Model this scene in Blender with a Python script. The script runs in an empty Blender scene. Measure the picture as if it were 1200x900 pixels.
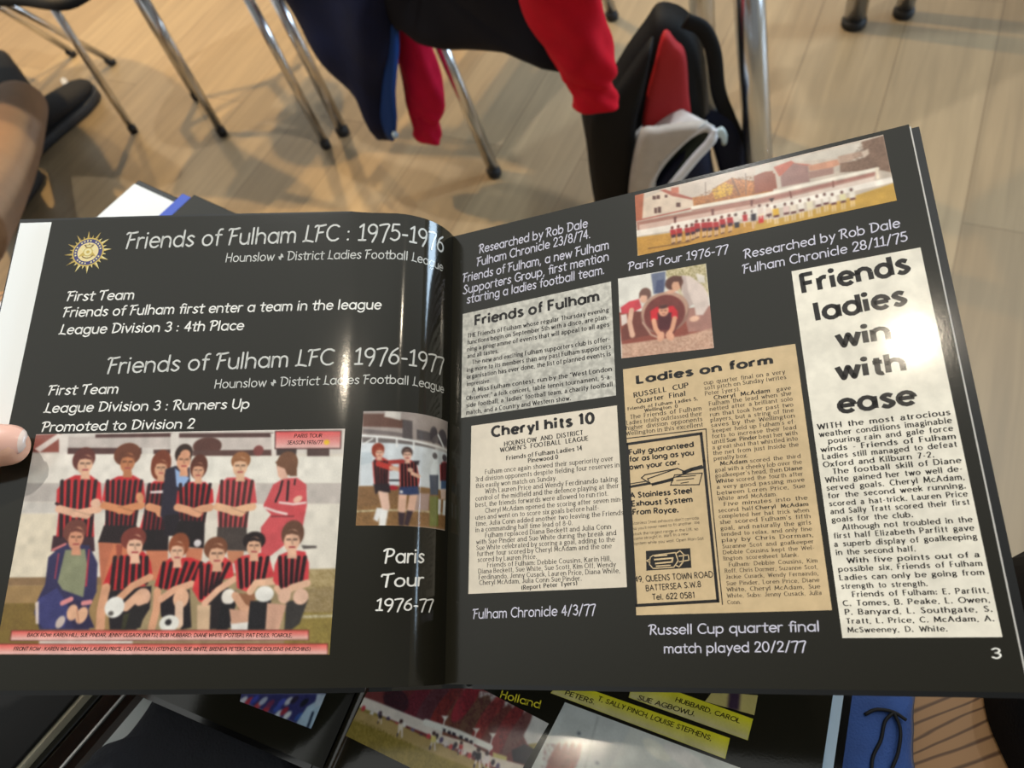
import bpy, bmesh, math, random
import numpy as np
from mathutils import Vector, Matrix

# ---------------------------------------------------------------- camera, light, exposure
scene = bpy.context.scene
COL = scene.collection
FPX = 893.46                                   # focal length in pixels of the 1200 x 900 frame
cam_data = bpy.data.cameras.new('camera')
cam_data.sensor_width = 36.0
cam_data.lens = 36.0 * FPX / 1200.0
cam_data.clip_start = 0.01
cam_data.dof.use_dof = True
cam_data.dof.focus_distance = 0.325
cam_data.dof.aperture_fstop = 14.0
cam = bpy.data.objects.new('camera', cam_data)
COL.objects.link(cam)
PITCH, ROLL, CAM_Z = math.radians(56), math.radians(17), 1.15
fwd = Vector((0, math.cos(PITCH), -math.sin(PITCH)))
up0 = Vector((0, math.sin(PITCH), math.cos(PITCH)))
rt0 = Vector((1, 0, 0))
cr, sr = math.cos(ROLL), math.sin(ROLL)
cx = rt0 * cr - up0 * sr
cy = rt0 * sr + up0 * cr
M = Matrix((cx, cy, -fwd)).transposed().to_4x4()
M.translation = Vector((0, 0, CAM_Z))
cam.matrix_world = M
scene.camera = cam

world = bpy.data.worlds.new('room_light')
scene.world = world
world.use_nodes = True
nt = world.node_tree
bg = nt.nodes['Background']                       # pale ceiling, brighter ahead, dim behind the photographer
tcw = nt.nodes.new('ShaderNodeTexCoord'); sep = nt.nodes.new('ShaderNodeSeparateXYZ')
nt.links.new(tcw.outputs['Generated'], sep.inputs['Vector'])
rmp = nt.nodes.new('ShaderNodeMapRange'); rmp.interpolation_type = 'SMOOTHSTEP'
rmp.inputs['From Min'].default_value = -0.30; rmp.inputs['From Max'].default_value = 0.28
rmp.inputs['To Min'].default_value = 0.18; rmp.inputs['To Max'].default_value = 0.86
nt.links.new(sep.outputs['Y'], rmp.inputs['Value']); nt.links.new(rmp.outputs['Result'], bg.inputs['Strength'])
bg.inputs['Color'].default_value = (0.98, 1.0, 0.96, 1)

def lamp(loc, power, color, radius):
    l = bpy.data.lights.new('ceiling_lamp', 'POINT')
    l.energy = power; l.color = color; l.shadow_soft_size = radius
    o = bpy.data.objects.new('ceiling_lamp', l); COL.objects.link(o); o.location = loc
    return o
WARM = (1.0, 0.86, 0.66)
AMBER = (1.0, 0.68, 0.31)
lamp((-0.09, 0.385, 2.7), 7, WARM, 0.035)
lamp((1.15, 0.35, 2.7), 10, WARM, 0.035)
lamp((-0.20, 1.25, 2.7), 84, (1.0, 0.97, 0.92), 0.035)
def downlight_or_fill(loc, power, color, radius, cone):
    l = bpy.data.lights.new('ceiling_spot_or_fill', 'SPOT')
    l.energy = power; l.color = color; l.shadow_soft_size = radius; l.spot_size = math.radians(cone); l.spot_blend = 0.35
    o = bpy.data.objects.new('ceiling_spot_or_fill', l); COL.objects.link(o); o.location = loc
downlight_or_fill((-0.45, 2.75, 2.7), 165, AMBER, 0.035, 96)
downlight_or_fill((-1.70, 2.30, 2.7), 230, AMBER, 0.045, 96)
downlight_or_fill((-1.00, 3.40, 2.7), 90, AMBER, 0.04, 96)
downlight_or_fill((1.55, 1.30, 2.7), 78, (0.80, 0.95, 1.0), 0.05, 84)  # cool fill added to brighten the right floor, not a known fixture
def window_light(loc, rot, sx, sy, power, color):
    l = bpy.data.lights.new('window_daylight', 'AREA')
    l.shape = 'RECTANGLE'; l.size = sy; l.size_y = sx; l.energy = power; l.color = color
    o = bpy.data.objects.new('window_daylight', l); COL.objects.link(o)
    o.location = loc; o.rotation_euler = rot
window_light((4.64, 0.9, 1.45), (0, math.radians(90), 0), 1.4, 1.0, 68, (0.60, 0.80, 1.0))
window_light((4.64, -0.6, 1.45), (0, math.radians(90), 0), 1.4, 1.0, 68, (0.60, 0.80, 1.0))
scene.view_settings.view_transform = 'Standard'
scene.view_settings.look = 'None'
scene.view_settings.gamma = 1
scene.view_settings.use_curve_mapping = False
scene.view_settings.exposure = 0.2
scene.cycles.use_denoising = True

# ---------------------------------------------------------------- helpers
def lin(c):
    return tuple((v / 255 / 12.92) if v / 255 <= 0.04045 else ((v / 255 + 0.055) / 1.055) ** 2.4 for v in c)
MATS = {}
def mat(name, rgb, rough=0.5, metal=0.0, coat=0.0, spec=0.5, bump=0.0, bscale=300.0, vary=0.0, vscale=40.0, sheen=0.0, sss=0.0):
    if name in MATS: return MATS[name]
    m = bpy.data.materials.new(name); m.use_nodes = True
    nt = m.node_tree; b = nt.nodes['Principled BSDF']
    b.inputs['Base Color'].default_value = (*lin(rgb), 1)
    b.inputs['Roughness'].default_value = rough
    b.inputs['Metallic'].default_value = metal
    b.inputs['Coat Weight'].default_value = coat
    b.inputs['Coat Roughness'].default_value = 0.06
    b.inputs['Specular IOR Level'].default_value = spec
    b.inputs['Sheen Weight'].default_value = sheen
    if sss:
        b.inputs['Subsurface Weight'].default_value = sss
        b.inputs['Subsurface Radius'].default_value = (0.006, 0.0025, 0.0015)
        b.inputs['Subsurface Scale'].default_value = 1.0
    tc = nt.nodes.new('ShaderNodeTexCoord')
    if vary:
        n = nt.nodes.new('ShaderNodeTexNoise'); n.inputs['Scale'].default_value = vscale; n.inputs['Detail'].default_value = 5
        nt.links.new(tc.outputs['Object'], n.inputs['Vector'])
        h = nt.nodes.new('ShaderNodeMapRange'); h.inputs['To Min'].default_value = 1 - vary; h.inputs['To Max'].default_value = 1 + vary
        h.inputs['From Min'].default_value = 0.3; h.inputs['From Max'].default_value = 0.7
        nt.links.new(n.outputs['Fac'], h.inputs['Value'])
        mx = nt.nodes.new('ShaderNodeVectorMath'); mx.operation = 'SCALE'
        mx.inputs[0].default_value = lin(rgb)
        nt.links.new(h.outputs['Result'], mx.inputs['Scale'])
        nt.links.new(mx.outputs['Vector'], b.inputs['Base Color'])
    if bump:
        n2 = nt.nodes.new('ShaderNodeTexNoise'); n2.inputs['Scale'].default_value = bscale; n2.inputs['Detail'].default_value = 4
        nt.links.new(tc.outputs['Object'], n2.inputs['Vector'])
        bp = nt.nodes.new('ShaderNodeBump'); bp.inputs['Strength'].default_value = bump; bp.inputs['Distance'].default_value = 0.002
        nt.links.new(n2.outputs['Fac'], bp.inputs['Height']); nt.links.new(bp.outputs['Normal'], b.inputs['Normal'])
    MATS[name] = m
    return m

def mesh_obj(name, verts, faces, mats, parent=None, smooth=True, fmat=None, loc=None):
    me = bpy.data.meshes.new(name)
    me.from_pydata([tuple(v) for v in verts], [], [tuple(f) for f in faces])
    for m in (mats if isinstance(mats, (list, tuple)) else [mats]): me.materials.append(m)
    if fmat is not None: me.polygons.foreach_set('material_index', np.asarray(fmat, dtype=np.int32))
    me.polygons.foreach_set('use_smooth', [smooth] * len(me.polygons))
    me.update()
    o = bpy.data.objects.new(name, me); COL.objects.link(o)
    if parent: o.parent = parent
    if loc is not None: o.location = loc
    return o
def thing(name, label, cat, loc=(0, 0, 0), group=None, basis=None):
    o = bpy.data.objects.new(name, None); COL.objects.link(o)
    if basis is not None:
        m = basis.to_4x4(); m.translation = Vector(loc); o.matrix_world = m
    else: o.location = loc
    o.empty_display_size = 0.05
    return tag(o, label, cat, group)
def tag(o, label, cat, group=None):
    o['label'] = label; o['category'] = cat
    if group: o['group'] = group
    return o
def structure(o):
    o['kind'] = 'structure'; return o
def spline(pts, n=8, closed=False):
    p = [np.array(a, float) for a in pts]
    if closed: p = [p[-1]] + p + [p[0], p[1]]
    else: p = [2 * p[0] - p[1]] + p + [2 * p[-1] - p[-2]]
    out = []
    for i in range(1, len(p) - 2):
        a, b, c, d = p[i - 1:i + 3]
        for k in range(n):
            t = k / n
            out.append(0.5 * (2 * b + (c - a) * t + (2 * a - 5 * b + 4 * c - d) * t * t + (3 * b - a - 3 * c + d) * t ** 3))
    if not closed: out.append(p[-2])
    return np.array(out)
class Geo:
    """collects faces of one mesh, with a material slot per face"""
    def __init__(s): s.v = []; s.f = []; s.m = []
    def add(s, verts, faces, mi=0):
        o = len(s.v); s.v += [tuple(v) for v in verts]
        for f in faces: s.f.append(tuple(i + o for i in f)); s.m.append(mi)
    def box(s, lo, hi, mi=0, tr=None):
        x0, y0, z0 = lo; x1, y1, z1 = hi
        vs = [(x0, y0, z0), (x1, y0, z0), (x1, y1, z0), (x0, y1, z0), (x0, y0, z1), (x1, y0, z1), (x1, y1, z1), (x0, y1, z1)]
        if tr: vs = [tr(v) for v in vs]
        s.add(vs, [(0, 3, 2, 1), (4, 5, 6, 7), (0, 1, 5, 4), (1, 2, 6, 5), (2, 3, 7, 6), (3, 0, 4, 7)], mi)
    def tube(s, path, rad, seg=12, caps=True, flat=1.0, mi=0, up=(0, 0, 1)):
        P = [Vector(p) for p in path]; n = len(P)
        R = rad if isinstance(rad, (list, tuple, np.ndarray)) else [rad] * n
        vs = []; u = Vector(up)
        for i in range(n):
            t = (P[min(i + 1, n - 1)] - P[max(i - 1, 0)]).normalized()
            a = u - t * u.dot(t)
            if a.length < 1e-4: a = t.orthogonal()
            a.normalize(); b = t.cross(a)
            for k in range(seg):
                th = 2 * math.pi * k / seg
                vs.append(P[i] + (b * math.cos(th) + a * math.sin(th) * flat) * R[i])
        fs = [(i * seg + k, i * seg + (k + 1) % seg, (i + 1) * seg + (k + 1) % seg, (i + 1) * seg + k) for i in range(n - 1) for k in range(seg)]
        if caps: fs += [tuple(range(seg))[::-1], tuple((n - 1) * seg + k for k in range(seg))]
        s.add(vs, fs, mi)
    def loft(s, rings, caps=True, mi=0):
        n = len(rings[0]); vs = [p for r in rings for p in r]
        fs = [(i * n + k, i * n + (k + 1) % n, (i + 1) * n + (k + 1) % n, (i + 1) * n + k) for i in range(len(rings) - 1) for k in range(n)]
        if caps: fs += [tuple(range(n))[::-1], tuple((len(rings) - 1) * n + k for k in range(n))]
        s.add(vs, fs, mi)
    def make(s, name, mats, parent=None, smooth=True, loc=None):
        return mesh_obj(name, s.v, s.f, mats, parent, smooth, s.m, loc)
def bevel(o, w, seg=2):
    b = o.modifiers.new('bevel', 'BEVEL'); b.width = w; b.segments = seg; b.limit_method = 'ANGLE'; b.angle_limit = math.radians(40)
    return o
def pillow(name, outline, thick, mats, parent=None, nrm=None, rings=7, folds=0.0, seed=0, freq=30.0, center=None, n=4, back=0.35):
    """soft sheet of cloth: outline (world or local points in about one plane), bulging on both sides, wavy with folds"""
    rg = random.Random(seed)
    P = spline(outline, n, True)
    c = np.mean(P, axis=0) if center is None else np.array(center, float)
    if nrm is None:
        q = P - c; nrm = np.linalg.svd(q)[2][2]
    N = np.array(nrm, float); N /= np.linalg.norm(N)
    a = np.linalg.svd(P - c)[2][0]; b = np.cross(N, a)
    ph = [rg.uniform(0, 6.28) for _ in range(6)]; dr = [rg.uniform(-0.6, 0.6) for _ in range(3)]
    def wave(p):
        x, y = (p - c) @ a, (p - c) @ b
        return sum(math.sin(freq * (k + 1) * .6 * (y * math.cos(dr[k]) + x * math.sin(dr[k])) + ph[k] + 2 * math.sin(9 * x + ph[k + 3])) / (k + 1) for k in range(3))
    m = len(P); vs = []; fs = []
    ss = [1 - (i / rings) ** 1.0 for i in range(rings)]
    for side in (1, -1):
        for s in ss:
            for p in P:
                q = c + (p - c) * s
                h = math.sqrt(max(0.0, 1 - s ** 4))
                off = thick * h * (1 if side > 0 else -back)
                vs.append(q + N * (off + folds * h * wave(q)))
        vs.append(c + N * (thick * (1 if side > 0 else -back) + folds * wave(c)))
    K = rings * m + 1
    for sd in (0, 1):
        o = sd * K
        for i in range(rings - 1):
            for k in range(m):
                q = (o + i * m + k, o + i * m + (k + 1) % m, o + (i + 1) * m + (k + 1) % m, o + (i + 1) * m + k)
                fs.append(q if sd == 0 else q[::-1])
        for k in range(m):
            q = (o + (rings - 1) * m + k, o + (rings - 1) * m + (k + 1) % m, o + K - 1)
            fs.append(q if sd == 0 else q[::-1])
    # the two outer rings are the same points: weld
    mp = {K + k: k for k in range(m)}
    fs = [tuple(mp.get(i, i) for i in f) for f in fs]
    return mesh_obj(name, vs, fs, mats, parent, True)

chrome = mat('chrome', (214, 216, 220), 0.20, 1.0)
steel = mat('grey_steel', (150, 148, 146), 0.3, 1.0)
rubber = mat('black_rubber', (22, 22, 24), 0.6)
dark_seat = mat('dark_seat', (12, 12, 14), 0.6, spec=.3, bump=0.2)

# ---------------------------------------------------------------- setting: floor
def floor_material():
    m = bpy.data.materials.new('oak_floor'); m.use_nodes = True
    nt = m.node_tree; N = nt.nodes; Lk = nt.links; b = N['Principled BSDF']
    tc = N.new('ShaderNodeTexCoord'); mp = N.new('ShaderNodeMapping')
    mp.inputs['Rotation'].default_value = (0, 0, math.radians(-52)); Lk.new(tc.outputs['Object'], mp.inputs['Vector'])
    br = N.new('ShaderNodeTexBrick'); br.offset = 0.37; br.inputs['Scale'].default_value = 1.0
    br.inputs['Brick Width'].default_value = 1.9; br.inputs['Row Height'].default_value = 0.19
    br.inputs['Mortar Size'].default_value = 0.0016; br.inputs['Mortar Smooth'].default_value = 0.3; br.inputs['Bias'].default_value = 0
    br.inputs['Color1'].default_value = (*lin((152, 134, 106)), 1); br.inputs['Color2'].default_value = (*lin((138, 119, 92)), 1)
    br.inputs['Mortar'].default_value = (*lin((120, 102, 78)), 1)
    Lk.new(mp.outputs['Vector'], br.inputs['Vector'])
    st = N.new('ShaderNodeMapping'); st.inputs['Scale'].default_value = (1.3, 22, 1); Lk.new(mp.outputs['Vector'], st.inputs['Vector'])
    n1 = N.new('ShaderNodeTexNoise'); n1.inputs['Scale'].default_value = 2.2; n1.inputs['Detail'].default_value = 8; n1.inputs['Distortion'].default_value = 0.6
    Lk.new(st.outputs['Vector'], n1.inputs['Vector'])
    r1 = N.new('ShaderNodeMapRange'); r1.inputs['From Min'].default_value = 0.3; r1.inputs['From Max'].default_value = 0.72
    r1.inputs['To Min'].default_value = 0.84; r1.inputs['To Max'].default_value = 1.1
    Lk.new(n1.outputs['Fac'], r1.inputs['Value'])
    s2 = N.new('ShaderNodeMapping'); s2.inputs['Scale'].default_value = (1.0, 5.0, 1); Lk.new(mp.outputs['Vector'], s2.inputs['Vector'])
    w = N.new('ShaderNodeTexNoise'); w.inputs['Scale'].default_value = 3.0; w.inputs['Detail'].default_value = 3
    Lk.new(s2.outputs['Vector'], w.inputs['Vector'])
    r2 = N.new('ShaderNodeMapRange'); r2.inputs['To Min'].default_value = 0.9; r2.inputs['To Max'].default_value = 1.08; Lk.new(w.outputs['Fac'], r2.inputs['Value'])
    mu = N.new('ShaderNodeMath'); mu.operation = 'MULTIPLY'; Lk.new(r1.outputs['Result'], mu.inputs[0]); Lk.new(r2.outputs['Result'], mu.inputs[1])
    vm = N.new('ShaderNodeVectorMath'); vm.operation = 'SCALE'; Lk.new(br.outputs['Color'], vm.inputs[0]); Lk.new(mu.outputs['Value'], vm.inputs['Scale'])
    Lk.new(vm.outputs['Vector'], b.inputs['Base Color'])
    b.inputs['Roughness'].default_value = 0.42
    bp = N.new('ShaderNodeBump'); bp.inputs['Strength'].default_value = 0.06; Lk.new(n1.outputs['Fac'], bp.inputs['Height']); Lk.new(bp.outputs['Normal'], b.inputs['Normal'])
    return m
g = Geo(); g.box((-7, -5, -0.06), (7, 9, 0.0))
structure(g.make('floor', floor_material(), smooth=False))

wall_paint = mat('pale_wall_paint', (206, 202, 192), 0.7)
g = Geo(); g.box((-7, 8.9, 0), (7, 9.0, 2.9)); structure(g.make('wall_back', wall_paint, smooth=False))
g = Geo()
for lo, hi in (((4.72, -5, 0), (4.82, 9, 0.90)), ((4.72, -5, 2.0), (4.82, 9, 2.9)), ((4.72, -5, 0.90), (4.82, -1.35, 2.0)), ((4.72, 1.65, 0.90), (4.82, 9, 2.0))): g.box(lo, hi)
structure(g.make('wall_right', wall_paint, smooth=False))
for name, y0, y1 in (('window_1', -1.35, 0.15), ('window_2', 0.15, 1.65)):
    g = Geo(); w_ = .05
    for lo, hi in (((4.66, y0, .90), (4.73, y1, .90 + w_)), ((4.66, y0, 2.0 - w_), (4.73, y1, 2.0)), ((4.66, y0, .90), (4.73, y0 + w_, 2.0)), ((4.66, y1 - w_, .90), (4.73, y1, 2.0)), ((4.67, (y0 + y1) / 2 - .02, .90), (4.72, (y0 + y1) / 2 + .02, 2.0))): g.box(lo, hi)
    structure(g.make(name, mat('white_window_frame', (232, 232, 228), .4), smooth=False))

# ---------------------------------------------------------------- the oak table
def table_wood():
    m = bpy.data.materials.new('oak_tabletop'); m.use_nodes = True
    nt = m.node_tree; N = nt.nodes; Lk = nt.links; b = N['Principled BSDF']
    tc = N.new('ShaderNodeTexCoord'); mp = N.new('ShaderNodeMapping')
    mp.inputs['Rotation'].default_value = (0, 0, math.radians(-21)); mp.inputs['Scale'].default_value = (14, 70, 14)
    Lk.new(tc.outputs['Object'], mp.inputs['Vector'])
    wv = N.new('ShaderNodeTexWave'); wv.wave_type = 'BANDS'; wv.bands_direction = 'Y'; wv.inputs['Scale'].default_value = 0.85
    wv.inputs['Distortion'].default_value = 7.0; wv.inputs['Detail'].default_value = 3; wv.inputs['Detail Scale'].default_value = 0.8
    Lk.new(mp.outputs['Vector'], wv.inputs['Vector'])
    cr_ = N.new('ShaderNodeValToRGB'); e = cr_.color_ramp.elements
    e[0].position = 0.0; e[0].color = (*lin((104, 68, 40)), 1); e[1].position = 0.22; e[1].color = (*lin((190, 142, 94)), 1)
    Lk.new(wv.outputs['Color'], cr_.inputs['Fac']); Lk.new(cr_.outputs['Color'], b.inputs['Base Color'])
    b.inputs['Roughness'].default_value = 0.4
    return m
TABLE_Z = 0.74
table = thing('oak_table', 'small oak table with dark wavy grain under the black photo albums', 'table', (-0.1, 0.1, 0))
corner = [(-0.44, 0.53), (0.215, 0.355), (0.16, -0.42), (-0.50, -0.36)]
loc0 = Vector((-0.1, 0.1, 0))
g = Geo()
g.add([Vector((x, y, TABLE_Z - 0.028)) - loc0 for x, y in corner] + [Vector((x, y, TABLE_Z)) - loc0 for x, y in corner],
      [(0, 1, 2, 3), (7, 6, 5, 4), (1, 0, 4, 5), (2, 1, 5, 6), (3, 2, 6, 7), (0, 3, 7, 4)])
bevel(g.make('tabletop', table_wood(), table, smooth=False), 0.003)
for x, y in corner:
    dx = 0.06 if x < 0 else -0.06; dy = -0.06 if y > 0 else 0.06
    g = Geo(); g.tube([Vector((x + dx, y + dy, 0)) - loc0, Vector((x + dx, y + dy, TABLE_Z - 0.026)) - loc0], [0.017, 0.024], 12)
    g.make('leg', MATS['chrome'], table)

# ---------------------------------------------------------------- printing: stroke alphabet
GL = {
'a':(7.2,["@3,3.3,3,3.3,0,360","6,6.6 6,0"]),'b':(7.2,["0,10 0,0","@3,3.3,3,3.3,0,360"]),'c':(5.6,["@3,3.3,3,3.3,48,312"]),
'd':(7.2,["@3,3.3,3,3.3,0,360","6,10 6,0"]),'e':(6.6,["0.1,3.5 6,3.5","@3,3.3,3,3.3,3,318"]),'f':(4,["1.5,0 1.5,8","@3.3,8,1.8,2,180,70","0,6.4 3.6,6.4"]),
'g':(7.2,["@3,3.3,3,3.3,0,360","6,6.6 6,-.6","@3,-.6,3,2.6,0,-150"]),'h':(6.6,["0,10 0,0","@2.7,3.9,2.7,2.7,180,0","5.4,3.9 5.4,0"]),
'i':(1.9,["0.3,6.6 0.3,0","0.3,9 0.3,9.3"]),'j':(2.6,["1.2,6.6 1.2,-1","@-.2,-1,1.4,2,0,-120","1.2,9 1.2,9.3"]),'k':(5.6,["0,10 0,0","4.6,6.6 0,2.9","1.6,4.2 5,0"]),
'l':(1.9,["0.3,10 0.3,0"]),'m':(9.8,["0,6.6 0,0","@2.2,4.3,2.2,2.3,180,0","4.4,4.3 4.4,0","@6.5,4.3,2.1,2.3,180,0","8.6,4.3 8.6,0"]),
'n':(6.6,["0,6.6 0,0","@2.7,3.9,2.7,2.7,180,0","5.4,3.9 5.4,0"]),'o':(7,["@3,3.3,3,3.3,0,360"]),'p':(7.2,["0,6.6 0,-3.3","@3,3.3,3,3.3,0,360"]),
'q':(7.2,["@3,3.3,3,3.3,0,360","6,6.6 6,-3.3"]),'r':(4.2,["0,6.6 0,0","@2.4,3.8,2.4,2.8,180,65"]),'s':(5.2,["~4.3,5.7 2.4,6.6 .5,5.2 2.3,3.5 4.3,1.7 2.2,0 .1,1"]),
't':(4,["1.6,8.8 1.6,1.2","@2.9,1.3,1.3,1.3,180,300","0,6.4 3.6,6.4"]),'u':(6.6,["0,6.6 0,2.7","@2.7,2.7,2.7,2.7,180,360","5.4,6.6 5.4,0"]),'v':(6,["0,6.6 2.6,0 5.2,6.6"]),
'w':(8.8,["0,6.6 2.1,0 4.1,6 6.1,0 8.2,6.6"]),'x':(5.6,["0,6.6 4.8,0","4.8,6.6 0,0"]),'y':(6,["0,6.6 2.7,0","5.3,6.6 1.4,-3.3"]),'z':(5.4,["0,6.5 4.6,6.5 0,0 4.8,0"]),
'A':(8.6,["0,0 3.8,10 7.6,0","1.4,3.6 6.2,3.6"]),'B':(6.8,["0,10 0,0","0,10 2.6,10","@2.6,7.6,2.5,2.4,90,-90","2.6,5.2 0,5.2","@2.8,2.6,3,2.6,90,-90","0,0 2.8,0"]),
'C':(8,["@4.4,5,4.4,5,50,310"]),'D':(8.2,["0,10 0,0","0,10 2.4,10","@2.4,5,4.8,5,90,-90","2.4,0 0,0"]),'E':(6,["4.8,10 0,10 0,0 5,0","0,5.2 4.2,5.2"]),'F':(5.8,["5,10 0,10 0,0","0,5.2 4.2,5.2"]),
'G':(8.8,["@4.4,5,4.4,5,50,345","8.4,4.4 5,4.4"]),'H':(7.8,["0,10 0,0","6.6,10 6.6,0","0,5.2 6.6,5.2"]),'I':(2.2,["0.5,10 0.5,0"]),'J':(4.8,["3.5,10 3.5,2.4","@1.7,2.4,1.8,2.4,0,-170"]),
'K':(7,["0,10 0,0","5.6,10 0,4.2","2,6 6,0"]),'L':(5.6,["0,10 0,0 4.6,0"]),'M':(9.6,["0,0 .8,10 4.3,1.6 7.8,10 8.6,0"]),'N':(8.2,["0,0 0,10 6.8,0 6.8,10"]),'O':(9.6,["@4.6,5,4.6,5,0,360"]),
'P':(6.4,["0,10 0,0","0,10 2.6,10","@2.6,7.3,2.8,2.7,90,-90","2.6,4.6 0,4.6"]),'Q':(9.6,["@4.6,5,4.6,5,0,360","5.8,2.6 8.6,-.6"]),'R':(6.8,["0,10 0,0","0,10 2.6,10","@2.6,7.5,2.7,2.5,90,-90","2.6,5 0,5","2.4,5 5.6,0"]),
'S':(6.4,["~5.2,8.6 3,10 .6,8.2 2.8,5.3 5.4,2.6 2.8,0 .1,1.6"]),'T':(6.8,["0,10 6,10","3,10 3,0"]),'U':(7.6,["0,10 0,3.2","@3.2,3.2,3.2,3.2,180,360","6.4,3.2 6.4,10"]),'V':(7.6,["0,10 3.4,0 6.8,10"]),
'W':(11,["0,10 2.4,0 5.2,8.6 8,0 10.4,10"]),'X':(7,["0,10 6.2,0","6.2,10 0,0"]),'Y':(7,["0,10 3.1,5 6.2,10","3.1,5 3.1,0"]),'Z':(6.6,["0,10 5.8,10 0,0 6,0"]),
'0':(6.8,["@2.9,5,2.9,5,0,360"]),'1':(4.2,["0.3,8.2 2.2,10 2.2,0"]),'2':(6.2,["~.3,7.6 1,9.6 3,10 4.9,8.6 4.6,6.2 2.4,3 0,0","0,0 5.2,0"]),'3':(6,["~.3,8.9 2.4,10 4.6,8.6 4.2,6.4 2.2,5.4","~2.2,5.4 4.6,4.5 5,2 2.8,0 .1,1.2"]),
'4':(6.4,["4,0 4,10 0,3 5.6,3"]),'5':(6.2,["4.8,10 1,10 .5,5.6","~.5,5.6 2.6,6.3 5,4.6 4.8,1.4 2.4,0 0,1"]),'6':(6.4,["~4.6,10 1.6,7.4 .1,3.2","@2.7,2.9,2.7,2.9,0,360"]),'7':(5.8,["0,10 5,10 1.6,0"]),
'8':(6.4,["@2.7,7.5,2.2,2.5,0,360","@2.7,2.6,2.7,2.6,0,360"]),'9':(6.4,["@2.7,7.1,2.7,2.9,0,360","~5.4,7 4.8,3.4 2,0"]),
'.':(2.2,["0.4,0.1 0.4,0.5"]),',':(2.2,["0.7,0.5 0,-1.6"]),':':(2.4,["0.5,0.3 0.5,0.7","0.5,5.2 0.5,5.6"]),'-':(4,["0.2,3.6 3,3.6"]),'/':(5,["0,-1 4,10.5"]),'(':(3.4,["@3.4,4.2,2.8,6,120,240"]),')':(3.4,["@-.4,4.2,2.8,6,60,-60"]),
"'":(1.8,["0.4,10 0.2,7.8"]),'"':(3.2,["0.4,10 0.3,7.8","1.9,10 1.8,7.8"]),'?':(5.4,["~.2,7.8 1.4,9.9 3.6,9.6 4.3,7.4 2.4,5 2.2,3","2.2,.1 2.2,.5"]),'&':(6,["2.6,7.6 2.6,.6","0,4 5.2,4","~2.6,7.4 4.4,5.6 2.6,4 .8,2.4 2.6,.8"]),' ':(3.6,[]),
}
HAND = dict(GL)                                   # the chalky hand lettering of the captions
HAND.update({
'F':(6,["~-.9,9.1 0,9.9 2.5,9.7 5.6,10.2","1.5,9.8 .4,0","1,5.3 4.4,5.6"]),'T':(6.6,["~-.8,8.6 -.2,9.8 2,9.7 6.4,10.4","3,9.8 2.2,0"]),
'P':(6.4,["1.2,9.8 .3,0","~-1.2,9 .8,10.2 4.2,10 5.6,8 4.2,5.4 1,4.6"]),'R':(7,["1.2,9.8 .3,0","~-1.4,9 .8,10.2 4,10 5.4,8 4,5.6 1,5","2.2,5 6,-.2"]),
'D':(8.4,["1,9.8 .6,0","~-.6,9.8 3,10 6.6,8 7.2,4.6 5,1.2 .6,0"]),'L':(6,["1.4,10 .8,.6","~-.6,.2 .8,.6 3,.4 5.4,-.2"]),'H':(7.6,["0.6,9.8 0.2,0","6.4,10 6,0","0.4,5 6.2,5.2"]),
'7':(6,["~-.4,9.2 2,9.8 5.4,9.6 3.8,5 2.2,-1.4"]),'9':(6.4,["@2.7,6.9,2.7,2.9,0,360","~5.4,7 5,3.4 3,-1.2"]),'1':(4.6,["0.2,8.2 2.4,10 2.2,0","0,0 4.2,0"]),
't':(4.6,["1.9,9 1.6,1","@2.9,1.2,1.3,1.3,180,300","-.3,6.4 4.4,6.6"]),'y':(6,["0.2,6.6 2.9,.4","5.4,6.6 1,-3.6"]),'S':(6.4,["~5.4,8.8 3,10.2 .9,8 3,5.2 5,2.4 2.4,-.2 -.6,1"]),
})
SERIF = dict(GL)
SERIF.update({'a':(6.2,["~.5,5.2 1.9,6.6 3.9,6.3 4.5,4.6 4.4,1.4 5.4,0","~4.5,3.9 2.4,3.7 .3,2.4 .8,.3 2.6,0 4.4,1.4"]),
'g':(6.2,["@2.6,4.4,2.2,2.2,0,360","4.4,6.2 6,6.6","~1.2,2.6 .6,1.4 2.4,.8 4.8,.4 5,-1.8 2.4,-3 .2,-2 .8,-.4 2,.6"])})
#        weight, alphabet, slant, squeeze, serif, ink, spacing
STYLE = {'hand':(1.15,HAND,.05,1,0,1,.9),'handw':(1.15,HAND,.04,1,0,1,.9),'handb':(1.4,HAND,.07,1,0,1,1.0),'handp':(1.3,HAND,.06,1,0,2,1.0),'handy':(1.4,HAND,.0,1,0,3,1.0),
 'fut':(2.3,GL,0,1,0,1,1.4),'futh':(2.3,GL,0,1,0,1,1.5),'futx':(2.65,GL,0,1,0,1,2.0),'ser':(1.35,SERIF,0,1,1,1,1.9),'serb':(2.0,SERIF,0,1,1,1,2.1),'fine':(.9,GL,0,1,0,1,1.1),'cond':(1.6,GL,0,1,0,1,1.2),'comic':(1.45,GL,.12,1,0,1,1.1)}
def stroke_points(code):
    if code[0] == '@':
        x, y, rx, ry, a0, a1 = map(float, code[1:].split(','))
        full = abs(a1 - a0) >= 359.9
        n = max(4, int(abs(a1 - a0) / 26))
        pts = [(x + rx * math.cos(math.radians(a0 + (a1 - a0) * i / n)), y + ry * math.sin(math.radians(a0 + (a1 - a0) * i / n))) for i in range(n + (0 if full else 1))]
        return np.array(pts), full, True
    sm = code[0] == '~'
    pts = [tuple(map(float, p.split(','))) for p in code.lstrip('~').split()]
    return (spline(pts, 4), False, True) if sm else (np.array(pts), False, False)
CACHE = {}
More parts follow.
